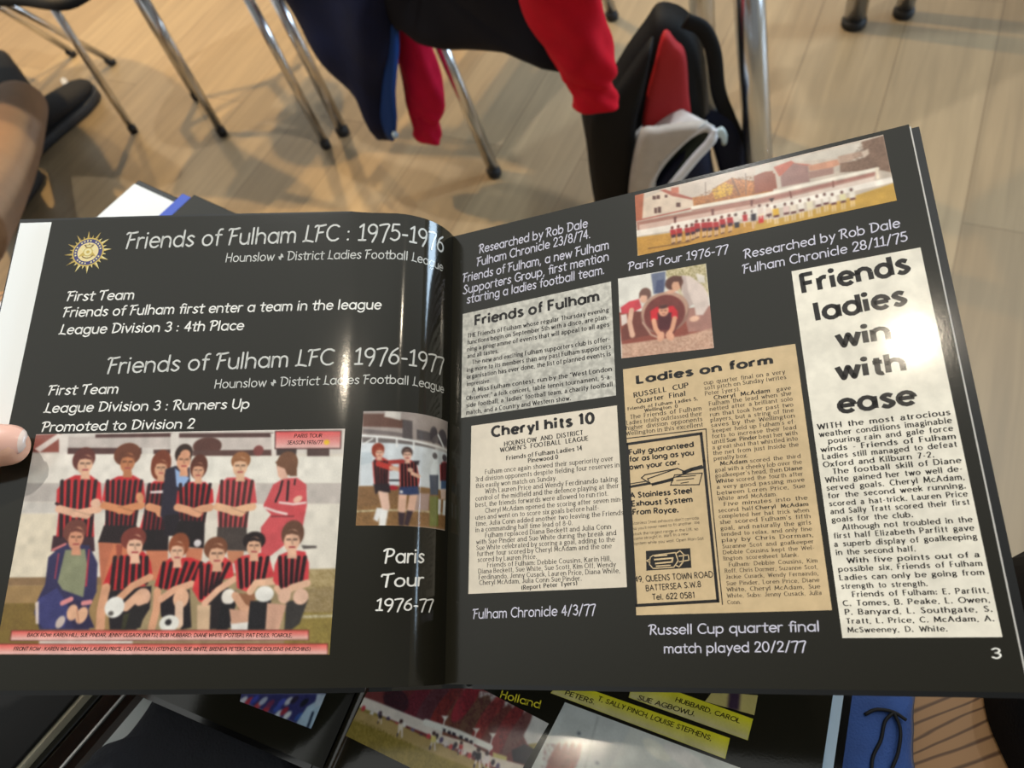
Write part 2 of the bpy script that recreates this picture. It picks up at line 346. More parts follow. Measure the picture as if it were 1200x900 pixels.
def glyph_polys(ch, st):
    """triangles/quads of a letter in alphabet units, y up"""
    if (ch, st) in CACHE: return CACHE[(ch, st)]
    w, alpha, slant, sq, serif, ink, sp = STYLE[st]
    adv, strokes = alpha.get(ch, alpha[' '])
    vs, fs = [], []
    hand = st.startswith('hand') or st == 'comic'
    def quad(p, q, wd):
        d = q - p; L = np.hypot(*d)
        if L < 1e-6: return
        n = np.array([-d[1], d[0]]) / L * wd / 2
        o = len(vs); vs.extend([p + n, p - n, q - n, q + n]); fs.append((o, o + 1, o + 2, o + 3))
    def disc(p, r):
        o = len(vs); k = 8
        vs.extend([p + r * np.array([math.cos(6.2832 * i / k), math.sin(6.2832 * i / k)]) for i in range(k)]); fs.append(tuple(range(o, o + k)))
    for code in strokes:
        pts, closed, smooth = stroke_points(code)
        def wid(d):
            if not serif: return w
            L = np.hypot(*d) + 1e-9
            return w * (0.55 + 0.5 * abs(d[1]) / L)
        if smooth:
            n = len(pts); nv = []
            for i in range(n):
                a = pts[i - 1] if (closed or i > 0) else pts[0]
                b = pts[(i + 1) % n] if (closed or i < n - 1) else pts[-1]
                d = b - a; L = np.hypot(*d) + 1e-9; nv.append(np.array([-d[1], d[0]]) / L * wid(d) / 2)
            o = len(vs)
            for p, m_ in zip(pts, nv): vs.extend([p + m_, p - m_])
            for i in range(n if closed else n - 1):
                j = (i + 1) % n; fs.append((o + 2 * i, o + 2 * i + 1, o + 2 * j + 1, o + 2 * j))
            if hand and not closed: disc(pts[0], w / 2); disc(pts[-1], w / 2)
        else:
            short = len(pts) == 2 and np.hypot(*(pts[1] - pts[0])) < 0.6
            if short: disc((pts[0] + pts[1]) / 2, w * .62); continue
            for i in range(len(pts) - 1):
                quad(pts[i], pts[i + 1], wid(pts[i + 1] - pts[i]))
                if i > 0 : disc(pts[i], min(wid(pts[i] - pts[i - 1]), wid(pts[i + 1] - pts[i])) / 2)
            if hand: disc(pts[0], w / 2); disc(pts[-1], w / 2)
            if serif and ch not in '-/,.':
                for p, q in ((pts[0], pts[1]), (pts[-1], pts[-2])):
                    d = q - p
                    if abs(d[1]) > 3 and abs(d[0]) < .75 * abs(d[1]): quad(p + np.array([-1.15, 0]), p + np.array([1.15, 0]), .75)
    vs = [(v[0] + slant * v[1], v[1]) for v in vs]
    CACHE[(ch, st)] = (adv, vs, fs)
    return CACHE[(ch, st)]
def text_line(st, x0, y0, x1, y1, h, s):
    """outline of one printed line fitted between two baseline points; page millimetres"""
    w, alpha, slant, sq, serif, ink, sp = STYLE[st]
    k = h / (10 + w * .8)
    L = math.hypot(x1 - x0, y1 - y0); c, sn = (x1 - x0) / L, (y1 - y0) / L
    extra = sp
    adv = [glyph_polys(ch, st)[0] + (extra if ch != ' ' else 0.4) for ch in s]
    nat = sum(adv) - (adv[-1] - glyph_polys(s[-1], st)[0]) - 1.0
    nat = max(nat, 2.0)
    kx = L / nat
    gap = 0.0
    ns = s.count(' ')
    if serif and ns and kx > k * 1.02:                # justified columns: widen the word spaces first
        kk = max(k * 1.0, kx * .95); gap = (L - nat * kk) / ns; kx = kk
    vs, fs = [], []; x = 0.0
    for ch, a in zip(s, adv):
        _, gv, gf = glyph_polys(ch, st); o = len(vs)
        for gx, gy in gv:
            px, py = x + gx * kx, (gy + w * .4) * k
            vs.append((x0 + px * c - py * sn, y0 + px * sn + py * c))
        fs += [tuple(i + o for i in f) for f in gf]
        x += a * kx + (gap if ch == ' ' else 0)
    return vs, fs

def print_material(name, rgb, rough=0.16, grain=0.0, gs=500.0, blotch=0.0):
    if name in MATS: return MATS[name]
    m = mat(name, rgb, rough, spec=0.5, vary=0.0)
    nt = m.node_tree; b = nt.nodes['Principled BSDF']
    if grain or blotch:
        tc = nt.nodes.new('ShaderNodeTexCoord')
        n = nt.nodes.new('ShaderNodeTexNoise'); n.inputs['Scale'].default_value = gs; n.inputs['Detail'].default_value = 3
        n2 = nt.nodes.new('ShaderNodeTexNoise'); n2.inputs['Scale'].default_value = 55; n2.inputs['Detail'].default_value = 2
        for q in (n, n2): nt.links.new(tc.outputs['Object'], q.inputs['Vector'])
        def rng(src, amt):
            r = nt.nodes.new('ShaderNodeMapRange'); r.inputs['From Min'].default_value = .35; r.inputs['From Max'].default_value = .65
            r.inputs['To Min'].default_value = 1 - amt; r.inputs['To Max'].default_value = 1; nt.links.new(src.outputs['Fac'], r.inputs['Value']); return r
        mu = nt.nodes.new('ShaderNodeMath'); mu.operation = 'MULTIPLY'
        nt.links.new(rng(n, grain).outputs['Result'], mu.inputs[0]); nt.links.new(rng(n2, blotch).outputs['Result'], mu.inputs[1])
        v = nt.nodes.new('ShaderNodeVectorMath'); v.operation = 'SCALE'; v.inputs[0].default_value = lin(rgb)
        nt.links.new(mu.outputs['Value'], v.inputs['Scale']); nt.links.new(v.outputs['Vector'], b.inputs['Base Color'])
    return m
ROUGH = 0.11
page_black = mat('glossy_black_page', (31, 29, 21), ROUGH, bump=0.012, bscale=900)
cover_black = mat('glossy_black_cover', (18, 18, 18), 0.12, coat=0.5)
paper_edge = mat('paper_edge', (205, 203, 198), 0.5)
paper_white = mat('white_endpaper', (236, 238, 236), 0.35)
INK = print_material('black_ink', (30, 26, 24), ROUGH)
PRINT = {1: print_material('pale_grey_print', (205, 205, 200), ROUGH), 2: print_material('lilac_print', (212, 210, 226), ROUGH), 3: print_material('yellow_print', (232, 214, 60), ROUGH)}
white_print = print_material('white_print', (238, 236, 230), ROUGH)
photo_print = bpy.data.materials.new('printed_photograph'); photo_print.use_nodes = True
_nt = photo_print.node_tree; _a = _nt.nodes.new('ShaderNodeVertexColor'); _a.layer_name = 'print'
_nt.links.new(_a.outputs['Color'], _nt.nodes['Principled BSDF'].inputs['Base Color']); _nt.nodes['Principled BSDF'].inputs['Roughness'].default_value = ROUGH + .02

# a picture is painted as colours of a fine flat mesh
PRINT_GAIN = 0.93
def paint(bgcol, ops, x0, y0, x1, y1, step):
    nx = max(2, int((x1 - x0) / step)); ny = max(2, int((y1 - y0) / step))
    X, Y = np.meshgrid(np.linspace(x0, x1, nx), np.linspace(y0, y1, ny))
    img = np.empty((ny, nx, 3)); img[:] = bgcol
    rs = np.random.RandomState(5)
    def window(ax, ay, bx, by, pad):
        i0 = max(0, int((ax - pad - x0) / (x1 - x0) * (nx - 1))); i1 = min(nx, int((bx + pad - x0) / (x1 - x0) * (nx - 1)) + 2)
        j0 = max(0, int((ay - pad - y0) / (y1 - y0) * (ny - 1))); j1 = min(ny, int((by + pad - y0) / (y1 - y0) * (ny - 1)) + 2)
        return (slice(j0, j1), slice(i0, i1)) if i1 > i0 and j1 > j0 else None
    def polysd(P, x, y):
        d = np.full(x.shape, 1e9); s = np.zeros(x.shape, bool)
        for k in range(len(P)):
            (ax, ay), (bx, by) = P[k], P[(k + 1) % len(P)]
            ex, ey = bx - ax, by - ay; L2 = ex * ex + ey * ey + 1e-9
            t = np.clip(((x - ax) * ex + (y - ay) * ey) / L2, 0, 1)
            d = np.minimum(d, (x - ax - t * ex) ** 2 + (y - ay - t * ey) ** 2)
            c = ((ay > y) != (by > y)) & (x < (bx - ax) * (y - ay) / (by - ay + 1e-12) + ax); s ^= c
        return np.where(s, -np.sqrt(d), np.sqrt(d))
    for op in ops:
        kind, rgb = op[0], op[1]
        col = np.array(rgb, float)
        if kind in 'pn':
            q = np.array(op[3], float).reshape(-1, 2) / 10
            w = window(*q.min(0), *q.max(0), 1)
            if w is None: continue
            sd = polysd(q, X[w], Y[w])
            al = np.clip(.5 - sd / (.55 * (op[2] if kind == 'p' else 1)), 0, 1)
            if kind == 'n':
                r = rs.rand(*al.shape); r = (r + np.roll(r, 1, 0) + np.roll(r, 1, 1)) / 3
                al = al * np.clip((r - .42) * 4, 0, 1) * op[2] * 1.6
        elif kind == 'e':
            cx_, cy_, rx, ry = [v / 10 for v in op[3][:4]]; rot = -op[3][4]
            R_ = max(rx, ry); w = window(cx_ - R_, cy_ - R_, cx_ + R_, cy_ + R_, .6)
            if w is None: continue
            dx, dy = X[w] - cx_, Y[w] - cy_; c, s = math.cos(rot), math.sin(rot)
            u, v = (dx * c + dy * s) / max(rx, .05), (-dx * s + dy * c) / max(ry, .05)
            al = np.clip(.5 - (np.sqrt(u * u + v * v) - 1) * min(rx, ry) / (.5 * op[2]), 0, 1)
        else:
            q = np.array(op[3], float).reshape(-1, 2) / 10; hw = op[2] / 20
            w = window(*q.min(0), *q.max(0), hw + .5)
            if w is None: continue
            d = np.full(X[w].shape, 1e9)
            for (ax, ay), (bx, by) in zip(q[:-1], q[1:]):
                ex, ey = bx - ax, by - ay; t = np.clip(((X[w] - ax) * ex + (Y[w] - ay) * ey) / (ex * ex + ey * ey + 1e-9), 0, 1)
                d = np.minimum(d, np.hypot(X[w] - ax - t * ex, Y[w] - ay - t * ey))
            al = np.clip(.5 - (d - hw) / .35, 0, 1) * min(1, .35 + hw / .12)
        al = np.clip(al, 0, 1)[..., None]
        img[w] = img[w] * (1 - al) + col * al
    for ax in (0, 1):
        p_ = np.pad(img, [(1, 1) if a == ax else (0, 0) for a in range(3)], 'edge'); n_ = img.shape[ax]
        img = .25 * np.take(p_, range(0, n_), ax) + .5 * np.take(p_, range(1, n_ + 1), ax) + .25 * np.take(p_, range(2, n_ + 2), ax)
    big = rs.normal(0, 1, (ny // 9 + 2, nx // 9 + 2)); big = np.kron(big, np.ones((9, 9)))[:ny, :nx]
    for ax in (0, 1):
        for _ in range(6): big = (np.roll(big, 1, ax) + big + np.roll(big, -1, ax)) / 3
    img = img * (1 + .03 * big[..., None]) + rs.normal(0, 2.6, img.shape[:2])[..., None]
    return img
def s2l(img):
    v = np.clip(img / 255, 0, 1)
    return np.where(v <= .04045, v / 12.92, ((v + .055) / 1.055) ** 2.4)
def picture(name, key, page_map, parent, step=0.36, lift=0.10, extra=()):
    page, quad, bgc, ops = PICTURES[key]
    q = np.array(quad, float) / 10                     # TL TR BR BL in page mm
    x0, y0 = q.min(0) - .3; x1, y1 = q.max(0) + .3
    img = paint(bgc, ops, x0, y0, x1, y1, step)
    nu = max(2, int(np.linalg.norm(q[1] - q[0]) / step)); nv = max(2, int(np.linalg.norm(q[3] - q[0]) / step))
    U, V = np.meshgrid(np.linspace(0, 1, nu), np.linspace(0, 1, nv))
    P = ((1 - U) * (1 - V))[..., None] * q[0] + (U * (1 - V))[..., None] * q[1] + (U * V)[..., None] * q[2] + ((1 - U) * V)[..., None] * q[3]
    ix = np.clip(((P[..., 0] - x0) / (x1 - x0) * (img.shape[1] - 1)), 0, img.shape[1] - 1.001); iy = np.clip(((P[..., 1] - y0) / (y1 - y0) * (img.shape[0] - 1)), 0, img.shape[0] - 1.001)
    i0, j0 = ix.astype(int), iy.astype(int); fx, fy = (ix - i0)[..., None], (iy - j0)[..., None]
    C = img[j0, i0] * (1 - fx) * (1 - fy) + img[j0, i0 + 1] * fx * (1 - fy) + img[j0 + 1, i0] * (1 - fx) * fy + img[j0 + 1, i0 + 1] * fx * fy
    lin_c = s2l(C) * PRINT_GAIN
    vs = page_map(P.reshape(-1, 2), lift)
    idx = np.arange(nu * nv).reshape(nv, nu)
    fs = np.stack([idx[:-1, :-1], idx[1:, :-1], idx[1:, 1:], idx[:-1, 1:]], -1).reshape(-1, 4)
    n_photo = len(vs)
    vs = [tuple(v) for v in vs]; fs = [tuple(f) for f in fs.tolist()]; fm = [0] * len(fs)
    for t in extra:                                    # printed words on the picture
        tv, tf = text_line(*[v / 10 if isinstance(v, int) else v for v in t])
        o = len(vs); vs += [tuple(v) for v in page_map(np.array(tv), lift + .05)]; fs += [tuple(i + o for i in f) for f in tf]; fm += [1] * len(tf)
    o = mesh_obj(name, vs, fs, [photo_print, INK], parent, True, fm)
    ca = o.data.color_attributes.new('print', 'FLOAT_COLOR', 'POINT')
    buf = np.zeros((len(vs), 4)); buf[:, 3] = 1; buf[:n_photo, :3] = lin_c.reshape(-1, 3)
    ca.data.foreach_set('color', buf.ravel().astype(np.float32))
    return o
def words(name, keys, page_map, parent, material=None, lift=0.10):
    vs, fs, st = [], [], None
    for key in ([keys] if isinstance(keys, str) else keys):
        for t in TEXTS[key]:
            st = t[0]
            tv, tf = text_line(*[v / 10 if isinstance(v, int) else v for v in t])
            o = len(vs); vs += [tuple(v) for v in page_map(np.array(tv), lift)]; fs += [tuple(i + o for i in f) for f in tf]
    return mesh_obj(name, vs, fs, material or PRINT[STYLE[st][5]], parent, False)
def clipping(name, key, page_map, parent, paper, ink, extra=None):
    q = np.array(CLIPS[key], float) / 10; n = 14
    U, V = np.meshgrid(np.linspace(0, 1, n), np.linspace(0, 1, n))
    P = ((1 - U) * (1 - V))[..., None] * q[0] + (U * (1 - V))[..., None] * q[1] + (U * V)[..., None] * q[2] + ((1 - U) * V)[..., None] * q[3]
    vs = [tuple(v) for v in page_map(P.reshape(-1, 2), .06)]
    idx = np.arange(n * n).reshape(n, n)
    fs = [tuple(f) for f in np.stack([idx[:-1, :-1], idx[1:, :-1], idx[1:, 1:], idx[:-1, 1:]], -1).reshape(-1, 4).tolist()]
    fm = [0] * len(fs)
    def put(v2, f2, mi, lift):
        o = len(vs); vs.extend(tuple(v) for v in page_map(np.array(v2, float), lift)); fs.extend(tuple(i + o for i in f) for f in f2); fm.extend([mi] * len(f2))
    if extra: extra(put)
    for t in TEXTS[key]:
        tv, tf = text_line(*[v / 10 if isinstance(v, int) else v for v in t]); put(tv, tf, 1, .12)
    return mesh_obj(name, vs, fs, [paper, ink], parent, False, fm)

TEXTS = {  # print tables below: image pixel positions mapped onto the pages, then baked
 'left_title1': [
  ('hand', 387, 1931, 1917, 1956, 92, 'Friends of Fulham LFC : 1975-1976'),
 ],
 'left_sub1': [
  ('handw', 872, 1850, 1916, 1857, 49, 'Hounslow & District Ladies Football League'),
 ],
 'left_res1': [
  ('handb', 152, 1668, 461, 1669, 52, 'First Team'),
  ('handb', 149, 1588, 1606, 1598, 52, 'Friends of Fulham first enter a team in the league'),
  ('handb', 148, 1502, 988, 1505, 51, 'League Division 3 : 4th Place'),
 ],
 'left_title2': [
  ('hand', 401, 1306, 1935, 1340, 81, 'Friends of Fulham LFC : 1976-1977'),
 ],
 'left_sub2': [
  ('handw', 893, 1229, 1944, 1247, 44, 'Hounslow & District Ladies Football League'),
 ],
 'left_res2': [
  ('handb', 152, 1212, 460, 1214, 48, 'First Team'),
  ('handb', 150, 1131, 1053, 1134, 47, 'League Division 3 : Runners Up'),
  ('handb', 155, 1045, 821, 1049, 46, 'Promoted to Division 2'),
 ],
 'left_paris': [
  ('handb', 1678, 469, 1845, 477, 60, 'Paris'),
  ('handb', 1671, 374, 1845, 384, 55, 'Tour'),
  ('handb', 1651, 285, 1900, 287, 49, '1976-77'),
 ],
 'cap_fof': [
  ('handp', 125, 1963, 680, 1968, 49, 'Researched by Rob Dale'),
  ('handp', 113, 1895, 692, 1910, 49, 'Fulham Chronicle 23/8/74.'),
  ('handp', 38, 1825, 775, 1833, 49, 'Friends of Fulham, a new Fulham'),
  ('handp', 39, 1761, 772, 1776, 48, 'Supporters Group, first mention'),
  ('handp', 59, 1707, 750, 1715, 48, 'starting a ladies football team.'),
 ],
 'fof': [
  ('futh', 106, 1582, 717, 1586, 57, 'Friends of Fulham'),
  ('serb', 64, 1528, 759, 1528, 24, 'THE Friends of Fulham whose regular Thursday evening'),
  ('serb', 64, 1494, 757, 1494, 24, 'functions begin on September 5th with a disco, are plan-'),
  ('serb', 64, 1459, 758, 1459, 24, 'ning a programme of events that will appeal to all ages'),
  ('serb', 65, 1425, 224, 1425, 24, 'and all tastes.'),
  ('serb', 90, 1390, 758, 1390, 24, 'The new and exciting Fulham supporters club is offer-'),
  ('serb', 63, 1356, 760, 1356, 24, 'ing more to its members than any past Fulham supporters'),
  ('serb', 63, 1322, 758, 1322, 24, 'organisation has ever done, the list of planned events is'),
  ('serb', 64, 1287, 183, 1287, 23, 'impressive.'),
  ('serb', 92, 1253, 759, 1253, 23, 'A Miss Fulham contest, run by the "West London'),
  ('serb', 62, 1218, 758, 1218, 23, 'Observer," a folk concert, table tennis tournament, 5-a-'),
  ('serb', 62, 1184, 759, 1184, 23, "side football, a 'ladies' football team, a charity football"),
  ('serb', 63, 1149, 570, 1149, 23, 'match, and a Country and Western show.'),
 ],
 'cheryl': [
  ('futx', 194, 1027, 668, 1031, 53, 'Cheryl hits 10'),
  ('serb', 254, 980, 619, 989, 22, 'HOUNSLOW AND DISTRICT'),
  ('serb', 233, 955, 642, 961, 22, "WOMEN'S FOOTBALL LEAGUE"),
  ('serb', 264, 916, 612, 923, 21, 'Friends of Fulham Ladies 14'),
  ('serb', 367, 894, 503, 896, 21, 'Pinewood 0'),
  ('serb', 328, 365, 569, 375, 19, '(Report Peter Tyers)'),
  ('ser', 160, 864, 745, 864, 22, 'Fulham once again showed their superiority over'),
  ('ser', 112, 835, 769, 835, 22, '3rd division opponents despite fielding four reserves in'),
  ('ser', 113, 806, 495, 806, 22, 'this easily won match on Sunday.'),
  ('ser', 160, 778, 759, 778, 22, 'With Lauren Price and Wendy Ferdinando taking'),
  ('ser', 113, 750, 763, 750, 22, 'control of the midfield and the defence playing at their'),
  ('ser', 113, 722, 716, 722, 22, 'best, the friends forwards were allowed to run riot.'),
  ('ser', 161, 694, 775, 694, 21, 'Cheryl McAdam opened the scoring after seven min-'),
  ('ser', 114, 667, 674, 667, 21, 'utes and went on to score six goals before half-'),
  ('ser', 114, 640, 775, 640, 21, 'time, Julia Conn added another two leaving the Friends'),
  ('ser', 114, 614, 559, 614, 21, 'in a commanding half time lead of 8-0.'),
  ('ser', 161, 588, 721, 588, 21, 'Fulham replaced Diana Beckett and Julia Conn'),
  ('ser', 118, 562, 741, 562, 21, 'with Sue Pinder and Sue White during the break and'),
  ('ser', 118, 537, 734, 537, 21, 'Sue White celebrated by scoring a goal, adding to the'),
  ('ser', 122, 512, 719, 512, 21, 'further four scored by Cheryl McAdam and the one'),
  ('ser', 125, 487, 397, 487, 21, 'scored by Lauren Price.'),
  ('ser', 171, 463, 715, 463, 20, 'Friends of Fulham: Debbie Cousins, Karin Hill,'),
  ('ser', 129, 439, 732, 439, 20, 'Diana Beckett, Sue White, Sue Scott, Kim Off, Wendy'),
  ('ser', 131, 415, 749, 415, 20, 'Ferdinando, Jenny Cusack, Lauren Price, Diana White,'),
  ('ser', 134, 392, 589, 392, 20, 'Cheryl McAdam, Julia Conn Sue Pinder.'),
 ],
 'cap_cheryl': [
  ('handp', 106, 255, 639, 261, 41, 'Fulham Chronicle 4/3/77'),
 ],
 'cap_paris': [
  ('handp', 863, 1706, 1287, 1694, 41, 'Paris Tour 1976-77'),
 ],
 'cap_friends': [
  ('handp', 1354, 1652, 1930, 1654, 43, 'Researched by Rob Dale'),
  ('handp', 1342, 1586, 1946, 1591, 42, 'Fulham Chronicle 28/11/75'),
 ],
 'cap_ladies': [
  ('handp', 854, 183, 1450, 187, 37, 'Russell Cup quarter final'),
  ('handp', 904, 117, 1398, 122, 36, 'match played 20/2/77'),
 ],
 'page_number': [
  ('handb', 1953, 98, 1975, 98, 33, '3'),
 ],
 'ladies': [
  ('futx', 869, 1179, 1406, 1179, 40, 'Ladies on form'),
  ('serb', 851, 1121, 1076, 1132, 23, 'RUSSELL CUP'),
  ('serb', 860, 1094, 1061, 1099, 23, 'Quarter Final'),
  ('serb', 821, 1069, 1109, 1074, 15, 'Friends of Fulham Ladies 5,'),
  ('serb', 891, 1053, 1026, 1054, 15, 'Wellington 0'),
  ('ser', 828, 1031, 1119, 1031, 19, 'The Friends of Fulham'),
  ('ser', 812, 1008, 1120, 1008, 19, 'Ladies totally outclassed their'),
  ('ser', 809, 986, 1119, 986, 19, 'higher division opponents'),
  ('ser', 807, 963, 1119, 963, 19, 'Wellington in this excellent'),
  ('futh', 816, 880, 1076, 885, 24, 'Fully guaranteed'),
  ('futh', 815, 851, 1074, 852, 24, 'for as long as you'),
  ('futh', 813, 819, 1014, 820, 24, 'own your car.'),
  ('futh', 809, 703, 1054, 703, 24, 'A Stainless Steel'),
  ('futh', 814, 670, 1053, 668, 24, 'Exhaust System'),
  ('futh', 816, 636, 996, 633, 24, 'From Royce.'),
  ('fine', 810, 598, 1072, 601, 12, "Stainless Steel exhausts don't corrode"),
  ('fine', 813, 577, 1073, 584, 12, "so you'll never need to fit another. We"),
  ('fine', 811, 556, 1066, 560, 12, 'stock the largest range in the U.K. so'),
  ('fine', 814, 538, 1027, 544, 12, "come straight in. We'll fit a new"),
  ('fine', 813, 519, 1083, 523, 12, 'system while you wait. Open Mon-Sat'),
  ('cond', 809, 376, 1106, 383, 24, '49, QUEENS TOWN ROAD'),
  ('cond', 850, 342, 1058, 350, 23, 'BATTERSEA S.W.8'),
  ('cond', 872, 309, 1032, 311, 23, 'Tel. 622 0581'),
  ('ser', 1140, 1134, 1449, 1134, 18, 'cup quarter final on a very'),
  ('ser', 1140, 1112, 1451, 1112, 18, 'soft pitch on Sunday (writes'),
  ('ser', 1141, 1089, 1275, 1089, 18, 'Peter Tyers).'),
  ('serb', 1174, 1067, 1385, 1067, 18, 'Cheryl McAdam'),
  ('ser', 1412, 1067, 1462, 1067, 17, 'gave'),
  ('ser', 1153, 1045, 1461, 1045, 18, 'Fulham the lead when she'),
  ('ser', 1154, 1023, 1464, 1023, 17, 'netted after a brilliant solo'),
  ('ser', 1153, 1000, 1463, 1000, 17, 'run that took her past two'),
  ('ser', 1153, 978, 1462, 978, 17, 'players, but a string of fine'),
  ('ser', 1152, 956, 1463, 956, 17, 'saves by the Wellington'),
  ('ser', 1152, 933, 1464, 933, 17, "'keeper held up Fulham's ef-"),
  ('ser', 1152, 911, 1463, 911, 17, 'forts to increase their lead'),
  ('ser', 1151, 889, 1198, 889, 17, 'until'),
  ('serb', 1206, 889, 1319, 889, 17, 'Sue Pinder'),
  ('ser', 1327, 889, 1464, 889, 17, 'beat her with'),
  ('ser', 1150, 867, 1463, 867, 17, 'a great shot that whistled into'),
  ('ser', 1150, 844, 1463, 844, 17, 'the net from just inside the'),
  ('ser', 1151, 822, 1277, 822, 17, 'penalty box.'),
  ('serb', 1174, 800, 1272, 800, 17, 'McAdam'),
  ('ser', 1285, 800, 1465, 800, 16, 'scored the third'),
  ('ser', 1151, 777, 1466, 777, 17, 'goal with a cheeky lob over the'),
  ('ser', 1150, 755, 1394, 755, 17, "goalkeeper's head, then"),
  ('serb', 1405, 755, 1465, 755, 16, 'Diane'),
  ('serb', 1151, 733, 1215, 733, 16, 'White'),
  ('ser', 1226, 733, 1465, 733, 16, 'scored the fourth after'),
  ('ser', 1152, 711, 1467, 711, 16, 'a very good passing move'),
  ('ser', 1151, 688, 1466, 688, 16, 'between Loren Price, Sue'),
  ('ser', 1153, 666, 1366, 666, 16, 'White and McAdam.'),
  ('ser', 1173, 644, 1469, 644, 16, 'Five minutes into the'),
  ('ser', 1149, 621, 1275, 621, 16, 'second half'),
  ('serb', 1286, 621, 1469, 621, 15, 'Cheryl McAdam'),
  ('ser', 1149, 599, 1469, 599, 16, 'completed her hat trick when'),
  ('ser', 1150, 577, 1471, 577, 16, "she scored Fulham's fifth"),
  ('ser', 1151, 554, 1470, 554, 16, 'goal, and naturally the girls'),
  ('ser', 1151, 532, 1470, 532, 15, 'tended to relax, and only fine'),
  ('ser', 1152, 510, 1472, 510, 15, 'play by Chris Dorman,'),
  ('ser', 1151, 487, 1471, 487, 15, 'Suzanne Scot and goalkeeper'),
  ('ser', 1152, 465, 1470, 465, 15, 'Debbie Cousins kept the Wel-'),
  ('ser', 1151, 443, 1414, 443, 15, 'lington scoresheet blank.'),
  ('ser', 1169, 420, 1474, 420, 15, 'Fulham: Debbie Cousins, Kim'),
  ('ser', 1152, 398, 1473, 398, 15, 'Roff, Chris Dormer, Suzanne Scot,'),
  ('ser', 1153, 376, 1472, 376, 15, 'Jackie Cusack, Wendy Fernaindo,'),
  ('ser', 1153, 353, 1472, 353, 15, 'Sue Pinder, Loren Price, Diane'),
  ('ser', 1152, 331, 1472, 331, 15, 'White, Cheryl McAdam, Sue'),
  ('ser', 1151, 309, 1474, 309, 15, 'White, Subs: Jenny Cusack, Julia'),
  ('ser', 1150, 286, 1197, 286, 15, 'Conn.'),
 ],
 'friends': [
  ('fut', 1560, 1448, 1931, 1458, 91, 'Friends'),
  ('fut', 1593, 1324, 1900, 1333, 88, 'ladies'),
  ('fut', 1653, 1205, 1826, 1204, 85, 'win'),
  ('fut', 1635, 1078, 1856, 1077, 83, 'with'),
  ('fut', 1624, 949, 1869, 950, 81, 'ease'),
  ('serb', 1539, 899, 1971, 899, 23, 'WITH the most atrocious'),
  ('serb', 1541, 870, 1971, 870, 23, 'weather conditions imaginable'),
  ('serb', 1569, 842, 1970, 842, 22, 'pouring rain and gale force'),
  ('serb', 1539, 813, 1973, 813, 22, 'winds - Friends of Fulham'),
  ('serb', 1542, 785, 1972, 785, 22, 'Ladies still managed to defeat'),
  ('serb', 1540, 756, 1898, 756, 22, 'Oxford and Kilburn 7-2.'),
  ('serb', 1568, 728, 1975, 728, 22, 'The football skill of Diane'),
  ('serb', 1540, 699, 1974, 699, 22, 'White gained her two well de-'),
  ('serb', 1540, 670, 1975, 670, 22, 'served goals. Cheryl McAdam,'),
  ('serb', 1541, 642, 1974, 642, 21, 'for the second week running,'),
  ('serb', 1541, 613, 1974, 613, 21, 'scored a hat-trick. Lauren Price'),
  ('serb', 1542, 585, 1975, 585, 21, 'and Sally Tratt scored their first'),
  ('serb', 1542, 556, 1800, 556, 21, 'goals for the club.'),
  ('serb', 1573, 527, 1973, 527, 21, 'Although not troubled in the'),
  ('serb', 1541, 499, 1973, 499, 21, 'first half Elizabeth Parfitt gave'),
  ('serb', 1539, 470, 1976, 470, 21, 'a superb display of goalkeeping'),
  ('serb', 1541, 441, 1790, 441, 21, 'in the second half.'),
  ('serb', 1573, 412, 1973, 412, 20, 'With five points out of a'),
  ('serb', 1541, 384, 1976, 384, 20, 'possible six, Friends of Fulham'),
  ('serb', 1541, 355, 1976, 355, 20, 'Ladies can only be going from'),
  ('serb', 1542, 326, 1807, 326, 20, 'strength to strength.'),
  ('serb', 1574, 298, 1978, 298, 20, 'Friends of Fulham: E. Parfitt,'),
  ('serb', 1540, 269, 1977, 269, 20, 'C. Tomes, B. Peake, L. Owen,'),
  ('serb', 1543, 240, 1978, 240, 20, 'P. Banyard, L. Southgate, S.'),
  ('serb', 1542, 211, 1978, 211, 19, 'Tratt, L. Price, C. McAdam, A.'),
  ('serb', 1543, 182, 1841, 182, 19, 'McSweeney, D. White.'),
 ],
 'team': [
  ('comic', 1266, 1000, 1384, 1000, 17, 'PARIS TOUR'),
  ('comic', 1238, 971, 1388, 970, 17, 'SEASON 1976/77'),
  ('comic', 260, 199, 1325, 188, 15, 'BACK ROW: KAREN HILL, SUE PINDAR, JENNY CUSACK (NATS), BOB HUBBARD, DIANE WHITE (POTTER), PAT EYLES, ?CAROLE,'),
  ('comic', 215, 147, 1400, 136, 15, 'FRONT ROW : KAREN WILLIAMSON, LAUREN PRICE, LOU PASTEAU (STEPHENS), SUE WHITE, BRENDA PETERS, DEBBIE COUSINS (HUTCHINS)'),
 ],
 'b2_holland': [
  ('handy', 655, 565, 847, 581, 37, 'Holland'),
 ],
 'b2_yel1': [
  ('comic', 943, 677, 1083, 680, 22, 'PETERS.'),
  ('comic', 1095, 702, 1615, 702, 22, 'T, SALLY PINCH, LOUISE STEPHENS,'),
 ],
 'b2_yel2': [
  ('comic', 1267, 764, 1524, 776, 22, 'SUE AGBOWU.'),
  ('comic', 1431, 811, 1716, 812, 21, 'HUBBARD, CAROL'),
 ],
}
CLIPS = {
 'cheryl': [(88, 1094), (774, 1098), (774, 360), (81, 357)],
 'fof': [(36, 1658), (778, 1672), (773, 1142), (35, 1138)],
 'ladies': [(809, 1253), (1501, 1249), (1501, 257), (805, 255)],
 'friends': [(1524, 1557), (1985, 1555), (1992, 163), (1522, 165)],
}
